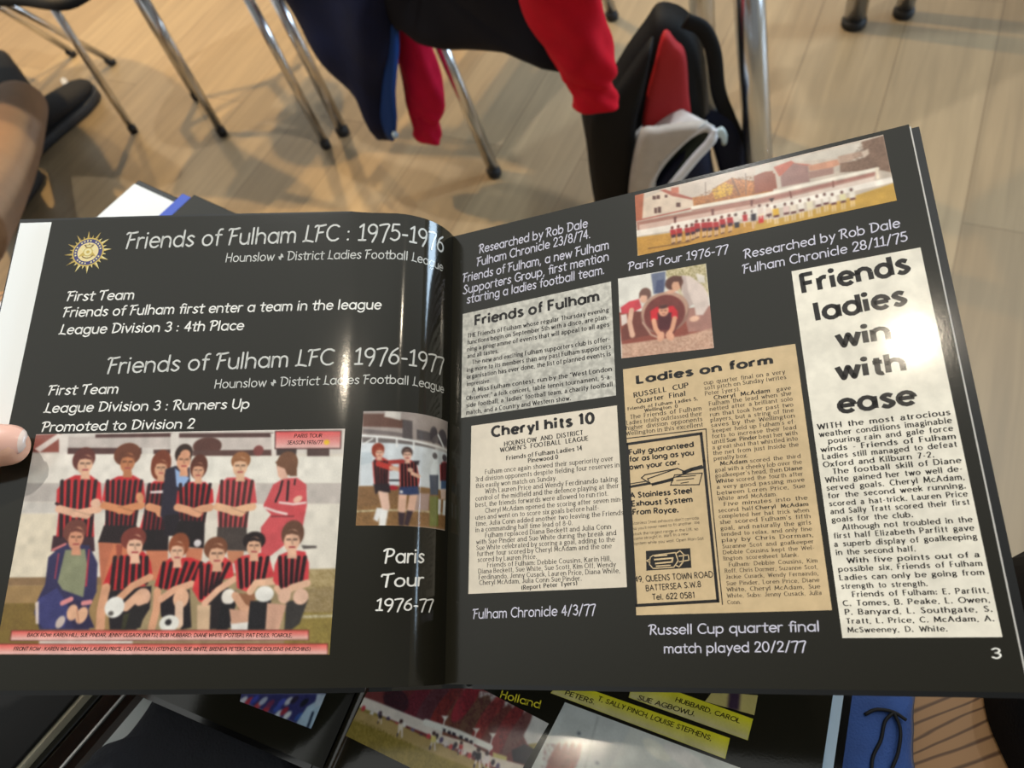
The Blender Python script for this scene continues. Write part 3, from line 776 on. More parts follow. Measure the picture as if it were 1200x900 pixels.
AD_LINES = [
  (0.37, 'ink', [(809, 951), (1131, 952), (1127, 824), (1131, 287)]),
  (1.11, 'ink', [(809, 927), (1110, 936), (1112, 826), (1116, 299), (807, 291)]),
  (0.81, 'ink', [(809, 927), (807, 291)]),
  (0.41, 'ink', [(859, 782), (874, 793), (1006, 806), (1037, 789), (1029, 780), (904, 751), (890, 757), (859, 782)]),
  (0.41, 'ink', [(890, 757), (884, 776), (1006, 806)]),
  (0.96, 'ink', [(812, 750), (890, 757)]),
  (0.37, 'ink', [(814, 762), (880, 767)]),
  (1.11, 'ink', [(1029, 785), (1062, 795), (1101, 800)]),
  (0.37, 'ink', [(1026, 791), (1059, 801), (1102, 808)]),
  (1.11, 'ink', [(904, 752), (981, 763)]),
  (0.37, 'ink', [(993, 781), (1101, 778), (1085, 734), (974, 742), (993, 781)]),
  (0.3, 'ink', [(1000, 772), (1074, 771)]),
  (0.3, 'ink', [(999, 758), (1066, 760)]),
  (0.3, 'ink', [(1015, 746), (1044, 748)]),
  (0.41, 'paper', [(885, 475), (973, 481), (981, 450), (962, 427), (882, 426), (869, 442), (874, 469), (885, 475)]),
  (0.41, 'paper', [(977, 479), (991, 487), (1004, 472), (998, 443), (983, 427), (970, 434)]),
  (0.41, 'paper', [(986, 467), (1021, 470), (1023, 451), (986, 446)]),
  (0.48, 'paper', [(892, 472), (938, 473)]),
  (0.59, 'paper', [(891, 459), (958, 461)]),
  (0.59, 'paper', [(894, 444), (957, 447), (961, 461)]),
  (0.44, 'paper', [(896, 434), (949, 435)]),
  (0.37, 'paper', [(859, 456), (872, 462), (871, 449), (859, 456)]),
]
AD_LOGO = [(858, 494), (1030, 495), (1029, 422), (855, 419)]
PICTURES = {
 'team': ('L', [(131, 1035), (1482, 1037), (1478, 122), (143, 133)], (222, 212, 198), [
  ('p',(214,205,196),1,[-114,1074,1537,1066,1545,926,-87,952]),
  ('p',(150,90,80),1,[85,1032,243,1037,247,953,134,955]),
  ('p',(226,214,205),1,[139,970,228,1037,256,1029,164,955]),
  ('p',(196,184,176),1,[276,1021,726,1021,734,964,285,972]),
  ('p',(84,56,52),1,[281,972,608,966,612,938,286,944]),
  ('p',(84,56,52),1,[395,1030,732,1030,735,1013,398,1015]),
  ('p',(84,56,52),1,[661,957,735,958,738,936,664,937]),
  ('p',(226,216,206),1,[729,1028,763,1028,772,929,739,930]),
  ('p',(226,216,206),1,[233,1029,275,1029,288,934,254,934]),
  ('p',(232,224,212),1,[94,947,812,935,828,811,120,822]),
  ('p',(190,180,172),1,[128,820,828,809,838,731,136,741]),
  ('p',(205,197,188),1,[137,738,839,727,844,688,138,694]),
  ('p',(84,58,54),1,[763,1028,1172,1024,1173,1004,765,1009]),
  ('e',(92,58,50),1,[893,969,63,39,0]),
  ('p',(92,64,58),1,[832,951,1171,949,1174,923,835,927]),
  ('p',(205,192,184),1,[951,1003,1174,1002,1178,957,957,955]),
  ('e',(130,70,66),1,[1116,946,22,23,0]),
  ('p',(226,216,206),1,[725,1028,759,1028,771,885,745,885]),
  ('p',(226,216,206),1,[1161,1021,1181,1021,1192,901,1183,901]),
  ('p',(70,55,52),1,[1193,954,1281,953,1280,923,1196,924]),
  ('p',(86,66,62),1,[1325,952,1420,951,1423,916,1328,917]),
  ('p',(232,226,214),1,[769,926,1495,915,1488,801,784,811]),
  ('p',(198,188,180),1,[1119,805,1488,800,1486,715,1128,718]),
  ('p',(228,220,206),1,[1092,717,1486,712,1488,472,1117,476]),
  ('p',(226,212,188),1,[-38,693,288,688,321,428,20,430]),
  ('p',(140,110,78),1,[-60,431,573,428,579,392,-53,399]),
  ('p',(160,128,84),1,[-53,399,734,396,763,200,-9,207]),
  ('p',(128,104,50),1,[-37,328,293,328,321,105,14,107]),
  ('n',(110,84,44),0.35,[42,327,277,328,291,219,66,221]),
  ('p',(226,218,204),1,[1334,542,1497,540,1480,446,1342,447]),
  ('p',(160,140,104),1,[651,428,1488,448,1489,96,702,102]),
  ('p',(178,158,116),1,[1341,449,1488,451,1477,382,1348,369]),
  ('p',(150,132,70),1,[1286,282,1491,280,1489,96,1303,97]),
  ('p',(205,195,165),1,[1356,270,1484,273,1485,262,1357,259]),
  ('n',(120,100,56),0.3,[1342,447,1480,448,1482,137,1329,139]),
  ('p',(96,88,84),1,[1334,545,1396,542,1397,533,1343,530]),
  ('p',(62,36,44),1,[290,597,462,598,477,531,293,534]),
  ('p',(205,120,84),1,[487,573,674,571,701,346,540,348]),
  ('p',(160,80,60),1,[562,558,590,558,599,414,592,414]),
  ('p',(205,124,90),1,[689,539,782,538,799,412,719,413]),
  ('p',(200,45,50),1,[279,725,270,790,296,830,337,851,404,850,454,816,474,732,439,722,464,591,304,593,295,696]),
  ('l',(42,24,28),16,[285,826,323,596]),
  ('l',(42,24,28),16,[314,826,347,596]),
  ('l',(42,24,28),16,[344,825,372,595]),
  ('l',(42,24,28),16,[373,825,397,595]),
  ('l',(42,24,28),16,[402,824,422,595]),
  ('l',(42,24,28),16,[431,824,446,594]),
  ('l',(42,24,28),10,[277,732,289,727]),
  ('e',(98,50,42),1,[363,921,49,52,0]),
  ('p',(230,180,148),1,[361,872,394,872,406,832,363,833]),
  ('e',(230,180,148),1,[373,897,33,42,0]),
  ('l',(126,99,81),9,[353,903,365,902]),
  ('l',(126,99,81),9,[379,902,392,902]),
  ('l',(184,144,118),7,[373,897,378,885]),
  ('l',(160,70,70),7,[367,874,388,874]),
  ('p',(98,50,42),1,[339,900,338,929,366,939,397,928,406,899,394,918,369,923,345,919]),
  ('l',(230,180,150),32,[294,709,334,698,419,680]),
  ('l',(230,180,150),32,[365,686,430,699,464,705]),
  ('l',(184,144,120),4,[355,702,441,678]),
  ('e',(232,186,158),1,[446,731,22,19,0]),
  ('p',(200,45,50),1,[473,743,474,816,523,843,589,847,637,821,661,730,623,719,633,627,501,629,506,721]),
  ('l',(42,24,28),16,[483,823,513,629]),
  ('l',(42,24,28),15,[507,823,532,628]),
  ('l',(42,24,28),15,[532,822,551,628]),
  ('l',(42,24,28),15,[556,822,570,628]),
  ('l',(42,24,28),15,[580,821,589,628]),
  ('l',(42,24,28),15,[604,821,608,627]),
  ('l',(42,24,28),15,[628,821,627,627]),
  ('p',(40,28,30),1,[498,636,636,634,646,588,600,561,485,567]),
  ('e',(108,60,40),1,[550,939,58,50,0]),
  ('e',(108,60,40),1,[551,931,55,42,0]),
  ('p',(190,122,82),1,[545,877,576,876,587,837,546,838]),
  ('e',(190,122,82),1,[557,902,31,42,0]),
  ('l',(104,67,45),8,[537,907,549,907]),
  ('l',(104,67,45),8,[563,906,574,906]),
  ('l',(152,97,65),6,[557,902,561,889]),
  ('l',(160,70,70),6,[550,879,570,878]),
  ('p',(108,60,40),1,[524,904,523,933,550,943,580,932,588,903,577,922,552,928,530,923]),
  ('l',(212,140,96),32,[484,721,524,711,598,693]),
  ('l',(212,140,96),32,[555,699,609,712,643,718]),
  ('l',(169,112,76),4,[545,715,620,691]),
  ('e',(214,150,108),1,[633,750,16,25,-0.4]),
  ('p',(200,45,50),1,[659,730,656,798,684,821,739,821,773,797,790,717,762,710,773,604,650,609,662,697]),
  ('l',(42,24,28),15,[665,806,670,612]),
  ('l',(42,24,28),15,[685,805,688,612]),
  ('l',(42,24,28),15,[705,805,707,612]),
  ('l',(42,24,28),15,[725,805,725,612]),
  ('l',(42,24,28),15,[744,804,744,612]),
  ('l',(42,24,28),15,[764,804,762,611]),
  ('p',(34,26,28),1,[674,616,775,615,783,531,673,532]),
  ('p',(235,220,215),1,[672,778,737,781,739,768,674,768]),
  ('e',(120,58,36),1,[703,890,43,66,0]),
  ('e',(120,58,36),1,[701,904,41,45,0]),
  ('p',(220,165,130),1,[695,853,721,852,730,817,696,818]),
  ('e',(220,165,130),1,[705,875,27,37,0]),
  ('l',(121,90,71),7,[689,879,699,879]),
  ('l',(121,90,71),7,[710,879,720,879]),
  ('l',(176,132,104),5,[705,875,709,864]),
  ('l',(160,70,70),5,[700,855,716,854]),
  ('p',(120,58,36),1,[678,877,677,903,700,912,725,902,732,876,722,893,702,898,683,894]),
  ('l',(214,148,108),32,[677,712,716,701,729,684]),
  ('l',(214,148,108),32,[747,689,741,704,775,709]),
  ('l',(171,118,86),4,[737,705,751,682]),
  ('p',(42,36,50),1,[725,871,767,885,827,877,855,716,819,660,781,618,730,675]),
  ('p',(150,176,216),1,[765,874,832,832,810,782,782,797]),
  ('e',(52,36,30),1,[795,937,38,44,0]),
  ('p',(222,160,125),1,[788,882,817,881,827,839,789,840]),
  ('e',(222,160,125),1,[799,908,30,45,0]),
  ('l',(122,88,68),8,[781,914,792,914]),
  ('l',(122,88,68),8,[805,913,816,913]),
  ('l',(177,128,100),6,[799,908,803,895]),
  ('l',(160,70,70),6,[793,884,812,883]),
  ('p',(52,36,30),1,[769,911,768,942,793,953,821,941,829,910,818,930,795,936,774,931]),
  ('e',(222,160,125),1,[801,935,22,20,0]),
  ('p',(36,28,34),1,[745,675,816,681,810,618,800,590,757,590]),
  ('p',(200,45,50),1,[790,717,789,775,835,814,904,813,939,780,949,726,916,715,921,644,821,646,808,688]),
  ('l',(42,24,28),15,[798,804,826,649]),
  ('l',(42,24,28),15,[823,803,844,649]),
  ('l',(42,24,28),15,[848,803,862,649]),
  ('l',(42,24,28),15,[874,803,879,648]),
  ('l',(42,24,28),15,[899,802,897,648]),
  ('l',(42,24,28),15,[924,802,915,648]),
  ('p',(34,26,28),1,[813,653,921,648,931,536,834,548,802,569,795,597]),
  ('e',(225,215,215),1,[902,559,16,15,0]),
  ('p',(196,120,88),1,[856,541,927,538,927,478,864,479]),
  ('e',(92,48,34),1,[867,880,37,54,0]),
  ('e',(92,48,34),1,[866,885,35,39,0]),
  ('p',(222,165,132),1,[857,840,882,840,890,806,858,807]),
  ('e',(222,165,132),1,[867,861,25,36,0]),
  ('l',(122,90,72),6,[851,866,861,866]),
  ('l',(122,90,72),6,[872,865,881,865]),
  ('l',(177,132,105),5,[867,861,870,851]),
  ('l',(160,70,70),5,[861,842,877,842]),
  ('p',(92,48,34),1,[841,863,841,888,862,897,886,888,892,863,883,879,864,883,846,879]),
  ('l',(220,160,124),32,[798,708,837,698,889,680]),
  ('l',(220,160,124),32,[867,686,901,700,935,705]),
  ('l',(176,128,99),4,[858,702,911,678]),
  ('p',(206,78,82),1,[958,726,964,801,993,830,1073,832,1111,814,1131,723,1096,713,1102,621,981,623,967,708]),
  ('l',(72,44,42),14,[973,816,990,622]),
  ('l',(72,44,42),14,[999,815,1010,622]),
  ('l',(72,44,42),14,[1025,815,1030,622]),
  ('l',(72,44,42),14,[1050,815,1050,622]),
  ('l',(72,44,42),14,[1076,814,1071,621]),
  ('l',(72,44,42),14,[1102,814,1091,621]),
  ('p',(72,62,58),1,[977,623,1099,621,1113,524,1027,528,980,574]),
  ('p',(196,130,96),1,[1027,528,1098,525,1096,476,1040,477]),
  ('e',(150,98,62),1,[1045,903,41,39,0]),
  ('e',(150,98,62),1,[1045,906,40,36,0]),
  ('p',(228,182,148),1,[1032,852,1063,852,1072,813,1032,814]),
  ('e',(228,182,148),1,[1045,877,31,42,0]),
  ('l',(125,100,81),8,[1026,882,1038,882]),
  ('l',(125,100,81),8,[1051,882,1063,882]),
  ('l',(182,145,118),6,[1045,877,1049,865]),
  ('l',(160,70,70),6,[1038,854,1057,854]),
  ('p',(150,98,62),1,[1013,880,1014,909,1040,919,1069,908,1076,879,1066,897,1042,903,1020,898]),
  ('l',(228,178,140),32,[966,709,1004,699,1069,681]),
  ('l',(228,178,140),32,[1034,687,1081,700,1115,706]),
  ('l',(182,142,112),4,[1026,703,1091,679]),
  ('p',(206,84,88),1,[1161,712,1193,798,1234,823,1292,826,1334,796,1343,710,1333,625,1325,597,1259,543,1174,475,1159,620,1203,683]),
  ('l',(50,34,36),9,[1231,812,1224,768,1210,726]),
  ('l',(50,34,36),10,[1257,811,1258,732]),
  ('l',(50,34,36),7,[1285,818,1284,797]),
  ('e',(118,80,58),1,[1246,889,45,52,0]),
  ('p',(232,184,160),1,[1201,878,1233,874,1255,826,1227,819,1211,834]),
  ('p',(118,80,58),1,[1193,893,1218,919,1285,906,1291,833,1262,833,1245,863,1215,874]),
  ('l',(206,80,84),42,[1183,712,1218,683,1318,681]),
  ('l',(238,214,208),10,[1169,701,1218,684,1261,674]),
  ('l',(238,214,208),9,[1228,722,1287,714,1336,720]),
  ('e',(232,184,160),1,[1303,735,20,13,-0.5]),
  ('l',(90,40,44),4,[1198,665,1291,664]),
  ('p',(52,48,84),1,[277,351,294,402,286,509,343,566,449,556,497,483,512,370,492,304,506,224,305,226,269,292]),
  ('p',(138,140,110),1,[352,538,435,541,458,468,461,349,370,379,344,409]),
  ('l',(205,120,120),11,[300,539,348,562]),
  ('l',(180,50,70),7,[452,537,465,393]),
  ('l',(170,60,80),6,[327,523,330,425]),
  ('p',(62,62,112),1,[275,343,345,387,415,305,405,232,320,229,281,270]),
  ('p',(46,40,70),1,[392,342,464,334,528,231,445,225]),
  ('l',(220,140,140),20,[379,327,412,342]),
  ('l',(220,140,140),19,[465,326,492,330]),
  ('e',(228,176,142),1,[427,290,23,31,0]),
  ('e',(228,176,142),1,[467,279,23,33,0.3]),
  ('l',(190,130,100),4,[442,305,459,253]),
  ('p',(225,205,195),1,[266,329,280,336,297,248,285,248]),
  ('e',(210,190,180),1,[384,254,17,25,0.4]),
  ('e',(112,62,52),1,[379,616,50,49,0]),
  ('p',(215,150,118),1,[378,559,410,559,422,516,381,517]),
  ('e',(215,150,118),1,[389,586,32,46,0]),
  ('l',(118,82,64),8,[369,592,381,591]),
  ('l',(118,82,64),8,[395,591,408,591]),
  ('l',(172,120,94),6,[389,586,394,572]),
  ('l',(160,70,70),6,[383,561,404,561]),
  ('p',(112,62,52),1,[356,589,354,620,381,631,412,619,422,588,409,608,384,614,361,609]),
  ('p',(190,110,80),1,[487,567,551,563,535,467,536,392,518,430]),
  ('p',(200,45,50),1,[535,400,556,482,599,512,683,528,717,488,732,435,698,428,712,390,658,384,598,369]),
  ('l',(42,24,28),17,[566,505,572,380]),
  ('l',(42,24,28),17,[592,505,600,384]),
  ('l',(42,24,28),17,[619,504,628,389]),
  ('l',(42,24,28),17,[645,504,655,393]),
  ('l',(42,24,28),17,[671,504,683,398]),
  ('l',(42,24,28),17,[698,503,711,403]),
  ('p',(36,30,34),1,[555,370,658,384,735,390,740,302,698,222,591,223]),
  ('p',(60,58,40),1,[636,281,687,295,675,223,637,223]),
  ('e',(230,180,150),1,[703,346,34,36,0]),
  ('l',(228,178,146),36,[643,310,686,354]),
  ('l',(218,160,125),36,[549,385,543,304,551,231]),
  ('l',(218,160,125),30,[722,424,657,391,607,340]),
  ('p',(40,36,36),1,[663,302,729,324,713,229,652,223]),
  ('e',(232,228,220),1,[596,309,40,41,0]),
  ('e',(90,84,80),1,[585,285,11,9,0]),
  ('e',(122,56,46),1,[632,581,53,47,0]),
  ('p',(232,184,155),1,[630,523,663,522,675,479,632,479]),
  ('e',(232,184,155),1,[642,550,33,47,0]),
  ('l',(127,101,85),9,[621,556,634,556]),
  ('l',(127,101,85),9,[649,556,661,555]),
  ('l',(185,147,124),7,[642,550,647,536]),
  ('l',(160,70,70),7,[635,525,657,525]),
  ('p',(122,56,46),1,[608,553,607,585,635,597,667,585,676,552,664,573,638,579,614,574]),
  ('p',(200,45,50),1,[747,390,762,472,797,502,884,501,942,478,956,425,905,396,892,381,799,375]),
  ('l',(42,24,28),16,[773,480,772,383]),
  ('l',(42,24,28),16,[803,479,796,384]),
  ('l',(42,24,28),16,[834,479,821,385]),
  ('l',(42,24,28),16,[865,479,845,386]),
  ('l',(42,24,28),16,[896,478,869,387]),
  ('l',(42,24,28),16,[926,478,894,388]),
  ('p',(36,30,34),1,[774,338,816,367,892,374,919,228,882,221,791,272]),
  ('l',(218,160,125),31,[762,368,768,294,759,229]),
  ('l',(225,170,138),28,[897,396,830,374,781,338]),
  ('e',(226,176,144),1,[862,341,32,39,0]),
  ('l',(226,190,164),34,[858,315,867,242]),
  ('e',(230,226,216),1,[827,245,40,32,0]),
  ('e',(50,46,48),1,[823,249,13,12,0]),
  ('e',(138,74,46),1,[826,552,43,51,0]),
  ('p',(230,182,152),1,[811,500,839,500,849,461,812,461]),
  ('e',(230,182,152),1,[822,525,28,42,0]),
  ('l',(126,100,83),7,[804,530,815,530]),
  ('l',(126,100,83),7,[827,530,838,530]),
  ('l',(184,145,121),6,[822,525,826,513]),
  ('l',(160,70,70),6,[816,502,834,502]),
  ('p',(138,74,46),1,[793,527,792,556,816,566,843,556,850,527,840,545,818,551,798,546]),
  ('p',(206,56,60),1,[904,374,917,456,956,485,1025,500,1055,477,1069,420,1023,413,1022,387,977,314,937,329]),
  ('l',(42,24,28),16,[930,464,944,342]),
  ('l',(42,24,28),16,[958,467,960,354]),
  ('l',(42,24,28),16,[985,470,977,365]),
  ('l',(42,24,28),16,[1013,473,993,377]),
  ('l',(42,24,28),16,[1041,475,1009,389]),
  ('p',(40,34,36),1,[973,343,1030,387,1087,364,1079,226,988,220]),
  ('p',(214,180,146),1,[931,314,985,314,993,216,943,217]),
  ('l',(226,176,146),26,[1070,413,1009,372,961,321]),
  ('e',(236,226,214),1,[1055,345,29,31,0]),
  ('p',(34,32,34),1,[1030,317,1088,316,1065,219,1019,219]),
  ('e',(116,70,48),1,[980,538,49,46,0]),
  ('p',(224,174,142),1,[975,485,1008,485,1018,443,975,444]),
  ('e',(224,174,142),1,[988,512,33,45,0]),
  ('l',(123,95,78),9,[968,517,981,517]),
  ('l',(123,95,78),9,[995,517,1008,517]),
  ('l',(179,139,113),7,[988,512,993,498]),
  ('l',(160,70,70),7,[981,487,1002,487]),
  ('p',(116,70,48),1,[955,514,955,545,983,556,1014,544,1022,513,1011,533,985,539,961,534]),
  ('p',(210,66,70),1,[1062,484,1095,506,1172,517,1205,498,1234,422,1182,411,1161,393,1125,364,1085,379,1076,431]),
  ('l',(42,24,28),16,[1084,489,1103,382]),
  ('l',(42,24,28),16,[1112,491,1124,387]),
  ('l',(42,24,28),16,[1141,493,1145,393]),
  ('l',(42,24,28),16,[1170,495,1167,399]),
  ('l',(42,24,28),16,[1199,496,1188,405]),
  ('p',(150,100,72),1,[1084,357,1165,356,1157,283,1103,284]),
  ('l',(218,166,134),29,[1081,350,1116,305,1165,276]),
  ('l',(226,180,148),28,[1233,403,1161,397,1141,364]),
  ('p',(38,36,38),1,[1145,327,1229,330,1224,218,1141,218]),
  ('p',(236,230,222),1,[1073,248,1145,248,1145,215,1080,215]),
  ('e',(238,234,226),1,[1199,354,38,31,0]),
  ('p',(208,160,134),1,[1063,298,1141,290,1145,247,1077,240]),
  ('e',(38,28,28),1,[1136,566,47,37,0]),
  ('p',(224,174,142),1,[1125,520,1155,519,1163,483,1125,484]),
  ('e',(224,174,142),1,[1138,543,30,38,0]),
  ('l',(123,95,78),8,[1120,547,1131,547]),
  ('l',(123,95,78),8,[1144,547,1155,547]),
  ('l',(179,139,113),6,[1138,543,1142,531]),
  ('l',(160,70,70),6,[1131,522,1150,521]),
  ('p',(38,28,28),1,[1107,545,1108,572,1134,581,1162,571,1168,544,1159,561,1136,566,1114,562]),
  ('p',(208,66,72),1,[1231,467,1243,505,1296,527,1351,519,1370,473,1374,406,1322,399,1309,377,1256,370,1229,407]),
  ('l',(42,24,28),16,[1249,497,1265,380]),
  ('l',(42,24,28),16,[1275,497,1284,386]),
  ('l',(42,24,28),16,[1301,496,1304,391]),
  ('l',(42,24,28),16,[1326,496,1323,397]),
  ('l',(42,24,28),16,[1352,496,1343,403]),
  ('p',(60,56,54),1,[1290,325,1378,332,1351,238,1322,217,1292,217]),
  ('p',(208,162,138),1,[1214,319,1292,311,1270,214,1216,218]),
  ('l',(228,184,154),29,[1369,394,1309,377,1273,348]),
  ('l',(226,180,150),23,[1247,377,1282,333]),
  ('e',(230,188,164),1,[1347,342,31,31,0]),
  ('e',(230,186,160),1,[1281,347,26,31,0]),
  ('e',(104,70,54),1,[1294,592,47,56,0]),
  ('p',(226,178,150),1,[1279,536,1312,536,1320,492,1278,493]),
  ('e',(226,178,150),1,[1293,564,33,46,0]),
  ('l',(124,97,82),9,[1273,569,1285,569]),
  ('l',(124,97,82),9,[1300,569,1312,569]),
  ('l',(180,142,120),7,[1293,564,1297,550]),
  ('l',(160,70,70),7,[1285,538,1306,538]),
  ('p',(104,70,54),1,[1259,566,1260,599,1289,610,1320,598,1326,566,1316,586,1291,592,1266,587]),
  ('p',(222,92,92),0.3,[1181,1030,1467,1026,1466,1016,1182,1019]),
  ('p',(223,105,103),0.3,[1182,1020,1467,1017,1466,1006,1183,1010]),
  ('p',(224,118,115),0.3,[1183,1011,1468,1007,1467,997,1183,1000]),
  ('p',(225,131,127),0.3,[1184,1001,1468,997,1468,987,1184,991]),
  ('p',(227,144,139),0.3,[1185,991,1469,988,1468,978,1185,981]),
  ('p',(228,157,151),0.3,[1186,982,1470,978,1469,968,1186,972]),
  ('p',(229,170,163),0.3,[1187,972,1470,969,1469,959,1187,962]),
  ('p',(230,183,175),0.3,[1188,963,1471,960,1470,949,1188,953]),
  ('l',(60,30,30),4,[1181,1030,1466,1028,1468,950,1187,953,1181,1030]),
  ('e',(235,190,50),1,[1407,978,12,11,0]),
  ('p',(226,98,88),0.3,[191,223,1389,214,1390,208,192,217]),
  ('p',(227,114,104),0.3,[191,217,1389,209,1390,203,193,211]),
  ('p',(229,130,120),0.3,[192,212,1390,203,1390,197,193,206]),
  ('p',(231,147,137),0.3,[192,207,1390,198,1391,192,193,201]),
  ('p',(232,163,153),0.3,[192,201,1391,193,1391,187,193,195]),
  ('p',(234,180,170),0.3,[192,196,1391,188,1392,182,194,190]),
  ('p',(236,196,186),0.3,[193,191,1392,182,1392,176,194,185]),
  ('l',(96,40,36),3,[191,223,1389,214,1392,177,193,185,191,223]),
  ('p',(226,98,88),0.3,[107,173,1468,162,1468,155,109,167]),
  ('p',(227,114,104),0.3,[108,167,1468,156,1469,150,109,161]),
  ('p',(229,130,120),0.3,[108,162,1469,150,1469,144,109,155]),
  ('p',(231,147,137),0.3,[108,156,1469,145,1469,138,110,150]),
  ('p',(232,163,153),0.3,[109,150,1469,139,1470,133,110,144]),
  ('p',(234,180,170),0.3,[109,145,1470,133,1470,127,110,138]),
  ('p',(236,196,186),0.3,[109,139,1470,128,1471,122,111,133]),
  ('l',(96,40,36),3,[107,173,1468,162,1471,122,110,133,107,173]),
 ]),
 'players': ('L', [(1556, 1116), (1987, 1122), (1979, 626), (1551, 623)], (190, 186, 184), [
  ('p',(168,156,150),1,[1546,1123,2004,1179,2003,983,1554,990]),
  ('p',(104,74,64),1,[1553,1104,1651,1105,1720,1083,1765,1081,1766,1043,1556,1047]),
  ('p',(214,208,200),1,[1651,1118,1718,1115,1717,1079,1646,1092]),
  ('p',(120,110,108),1,[1557,1037,1773,1018,1774,1002,1558,1018]),
  ('p',(92,84,84),1,[1726,1083,1771,1082,1774,999,1729,998]),
  ('p',(96,90,92),1,[1792,1046,1995,1041,1997,1001,1794,1002]),
  ('e',(80,74,78),1,[1885,1037,24,39,0]),
  ('e',(86,80,84),1,[1945,1036,34,39,0]),
  ('p',(116,108,106),1,[1559,999,1896,980,1897,961,1561,972]),
  ('p',(214,220,224),1,[1554,976,2004,973,2003,794,1559,787]),
  ('p',(190,200,206),1,[1557,934,1605,934,1607,890,1557,878]),
  ('l',(238,238,236),9,[1556,1007,1686,999,1815,991,1997,988]),
  ('l',(238,238,236),8,[1620,1000,1621,976]),
  ('l',(238,238,236),7,[1704,996,1706,961]),
  ('l',(238,238,236),9,[1780,990,1781,956]),
  ('l',(230,232,232),11,[1913,1042,1952,998]),
  ('l',(235,235,232),6,[1561,968,1602,993]),
  ('p',(150,112,72),1,[1553,787,2005,801,2004,630,1545,615]),
  ('p',(140,104,70),1,[1553,787,1756,786,1759,713,1546,703]),
  ('l',(206,190,150),8,[1550,682,2009,700]),
  ('n',(104,78,50),0.3,[1553,775,1991,792,1984,640,1550,621]),
  ('p',(120,126,66),1,[1870,761,1923,768,1927,639,1874,633]),
  ('p',(176,150,140),1,[1782,764,1869,773,1864,699,1792,692]),
  ('l',(40,36,40),7,[1679,813,1724,815]),
  ('e',(170,40,50),1,[1695,782,24,10,0]),
  ('p',(60,52,60),1,[1771,904,1811,909,1805,889,1778,892]),
  ('p',(228,190,170),1,[1634,769,1678,763,1687,698,1655,691]),
  ('l',(228,190,170),31,[1658,757,1672,700]),
  ('p',(238,236,232),1,[1646,694,1681,686,1673,621,1646,621]),
  ('p',(230,228,226),1,[1634,697,1658,694,1640,638,1622,650]),
  ('p',(190,60,52),1,[1606,890,1618,906,1648,912,1685,892,1677,867,1677,794,1618,793]),
  ('l',(42,24,28),10,[1616,896,1628,793]),
  ('l',(42,24,28),10,[1629,895,1638,793]),
  ('l',(42,24,28),10,[1643,894,1649,793]),
  ('l',(42,24,28),10,[1656,893,1660,793]),
  ('l',(42,24,28),10,[1669,892,1670,793]),
  ('p',(46,36,40),1,[1615,796,1681,800,1687,761,1660,763,1640,769,1626,751]),
  ('l',(190,60,52),24,[1631,884,1686,867]),
  ('l',(226,176,148),18,[1686,867,1722,862,1772,864]),
  ('e',(142,56,36),1,[1627,941,26,32,0]),
  ('e',(142,56,36),1,[1627,949,26,25,0]),
  ('p',(228,176,150),1,[1626,918,1643,918,1646,898,1624,898]),
  ('e',(228,176,150),1,[1634,931,17,21,0]),
  ('l',(125,96,82),4,[1623,933,1630,933]),
  ('l',(125,96,82),4,[1637,933,1644,934]),
  ('l',(182,140,120),3,[1634,931,1635,925]),
  ('l',(160,70,70),3,[1629,919,1640,919]),
  ('p',(142,56,36),1,[1616,932,1618,947,1633,952,1648,947,1651,932,1646,942,1633,944,1621,941]),
  ('l',(228,184,160),35,[1740,760,1738,694]),
  ('l',(228,184,160),34,[1788,764,1778,697]),
  ('p',(64,50,56),1,[1723,681,1754,680,1747,624,1728,626]),
  ('p',(64,50,56),1,[1760,690,1788,689,1768,625,1750,630]),
  ('p',(184,72,66),1,[1718,893,1733,904,1771,907,1798,888,1814,828,1808,791,1725,784]),
  ('l',(42,24,28),11,[1731,897,1736,784]),
  ('l',(42,24,28),11,[1745,896,1752,785]),
  ('l',(42,24,28),11,[1760,895,1767,787]),
  ('l',(42,24,28),11,[1775,895,1783,788]),
  ('l',(42,24,28),11,[1790,895,1800,790]),
  ('l',(170,60,56),18,[1679,891,1733,898]),
  ('l',(228,180,154),17,[1779,849,1810,840]),
  ('e',(228,180,154),1,[1769,864,13,10,0]),
  ('p',(54,66,104),1,[1725,787,1808,797,1813,763,1770,756,1723,756]),
  ('e',(235,230,230),1,[1733,767,7,6,0]),
  ('e',(76,58,54),1,[1752,940,25,24,0]),
  ('p',(232,186,164),1,[1745,913,1763,914,1767,892,1743,890]),
  ('e',(232,186,164),1,[1753,928,19,24,0]),
  ('l',(127,102,90),5,[1742,929,1749,930]),
  ('l',(127,102,90),5,[1758,931,1765,932]),
  ('l',(185,148,131),4,[1753,928,1755,921]),
  ('l',(160,70,70),4,[1748,914,1760,915]),
  ('p',(76,58,54),1,[1734,927,1736,944,1753,951,1770,947,1773,931,1767,941,1753,942,1739,938]),
  ('p',(228,236,240),1,[1868,924,1917,936,1929,864,1870,855]),
  ('e',(84,80,86),1,[1895,944,15,14,0]),
  ('p',(72,80,98),1,[1866,854,1919,862,1922,775,1873,768]),
  ('l',(214,220,222),18,[1877,919,1859,891]),
  ('p',(170,70,72),1,[1928,909,1954,930,1988,934,1989,843,1935,840]),
  ('l',(42,24,28),10,[1945,918,1948,841]),
  ('l',(42,24,28),10,[1960,921,1963,843]),
  ('l',(42,24,28),11,[1976,925,1980,845]),
  ('p',(72,96,128),1,[1941,841,1989,849,1990,811,1942,803]),
  ('e',(80,74,78),1,[1965,948,19,16,0]),
  ('p',(226,200,184),1,[1937,802,1983,810,1981,765,1944,759]),
  ('p',(228,230,230),1,[1923,756,1944,759,1941,690,1923,691]),
  ('p',(228,230,230),1,[1961,758,1985,762,1979,692,1957,692]),
 ]),
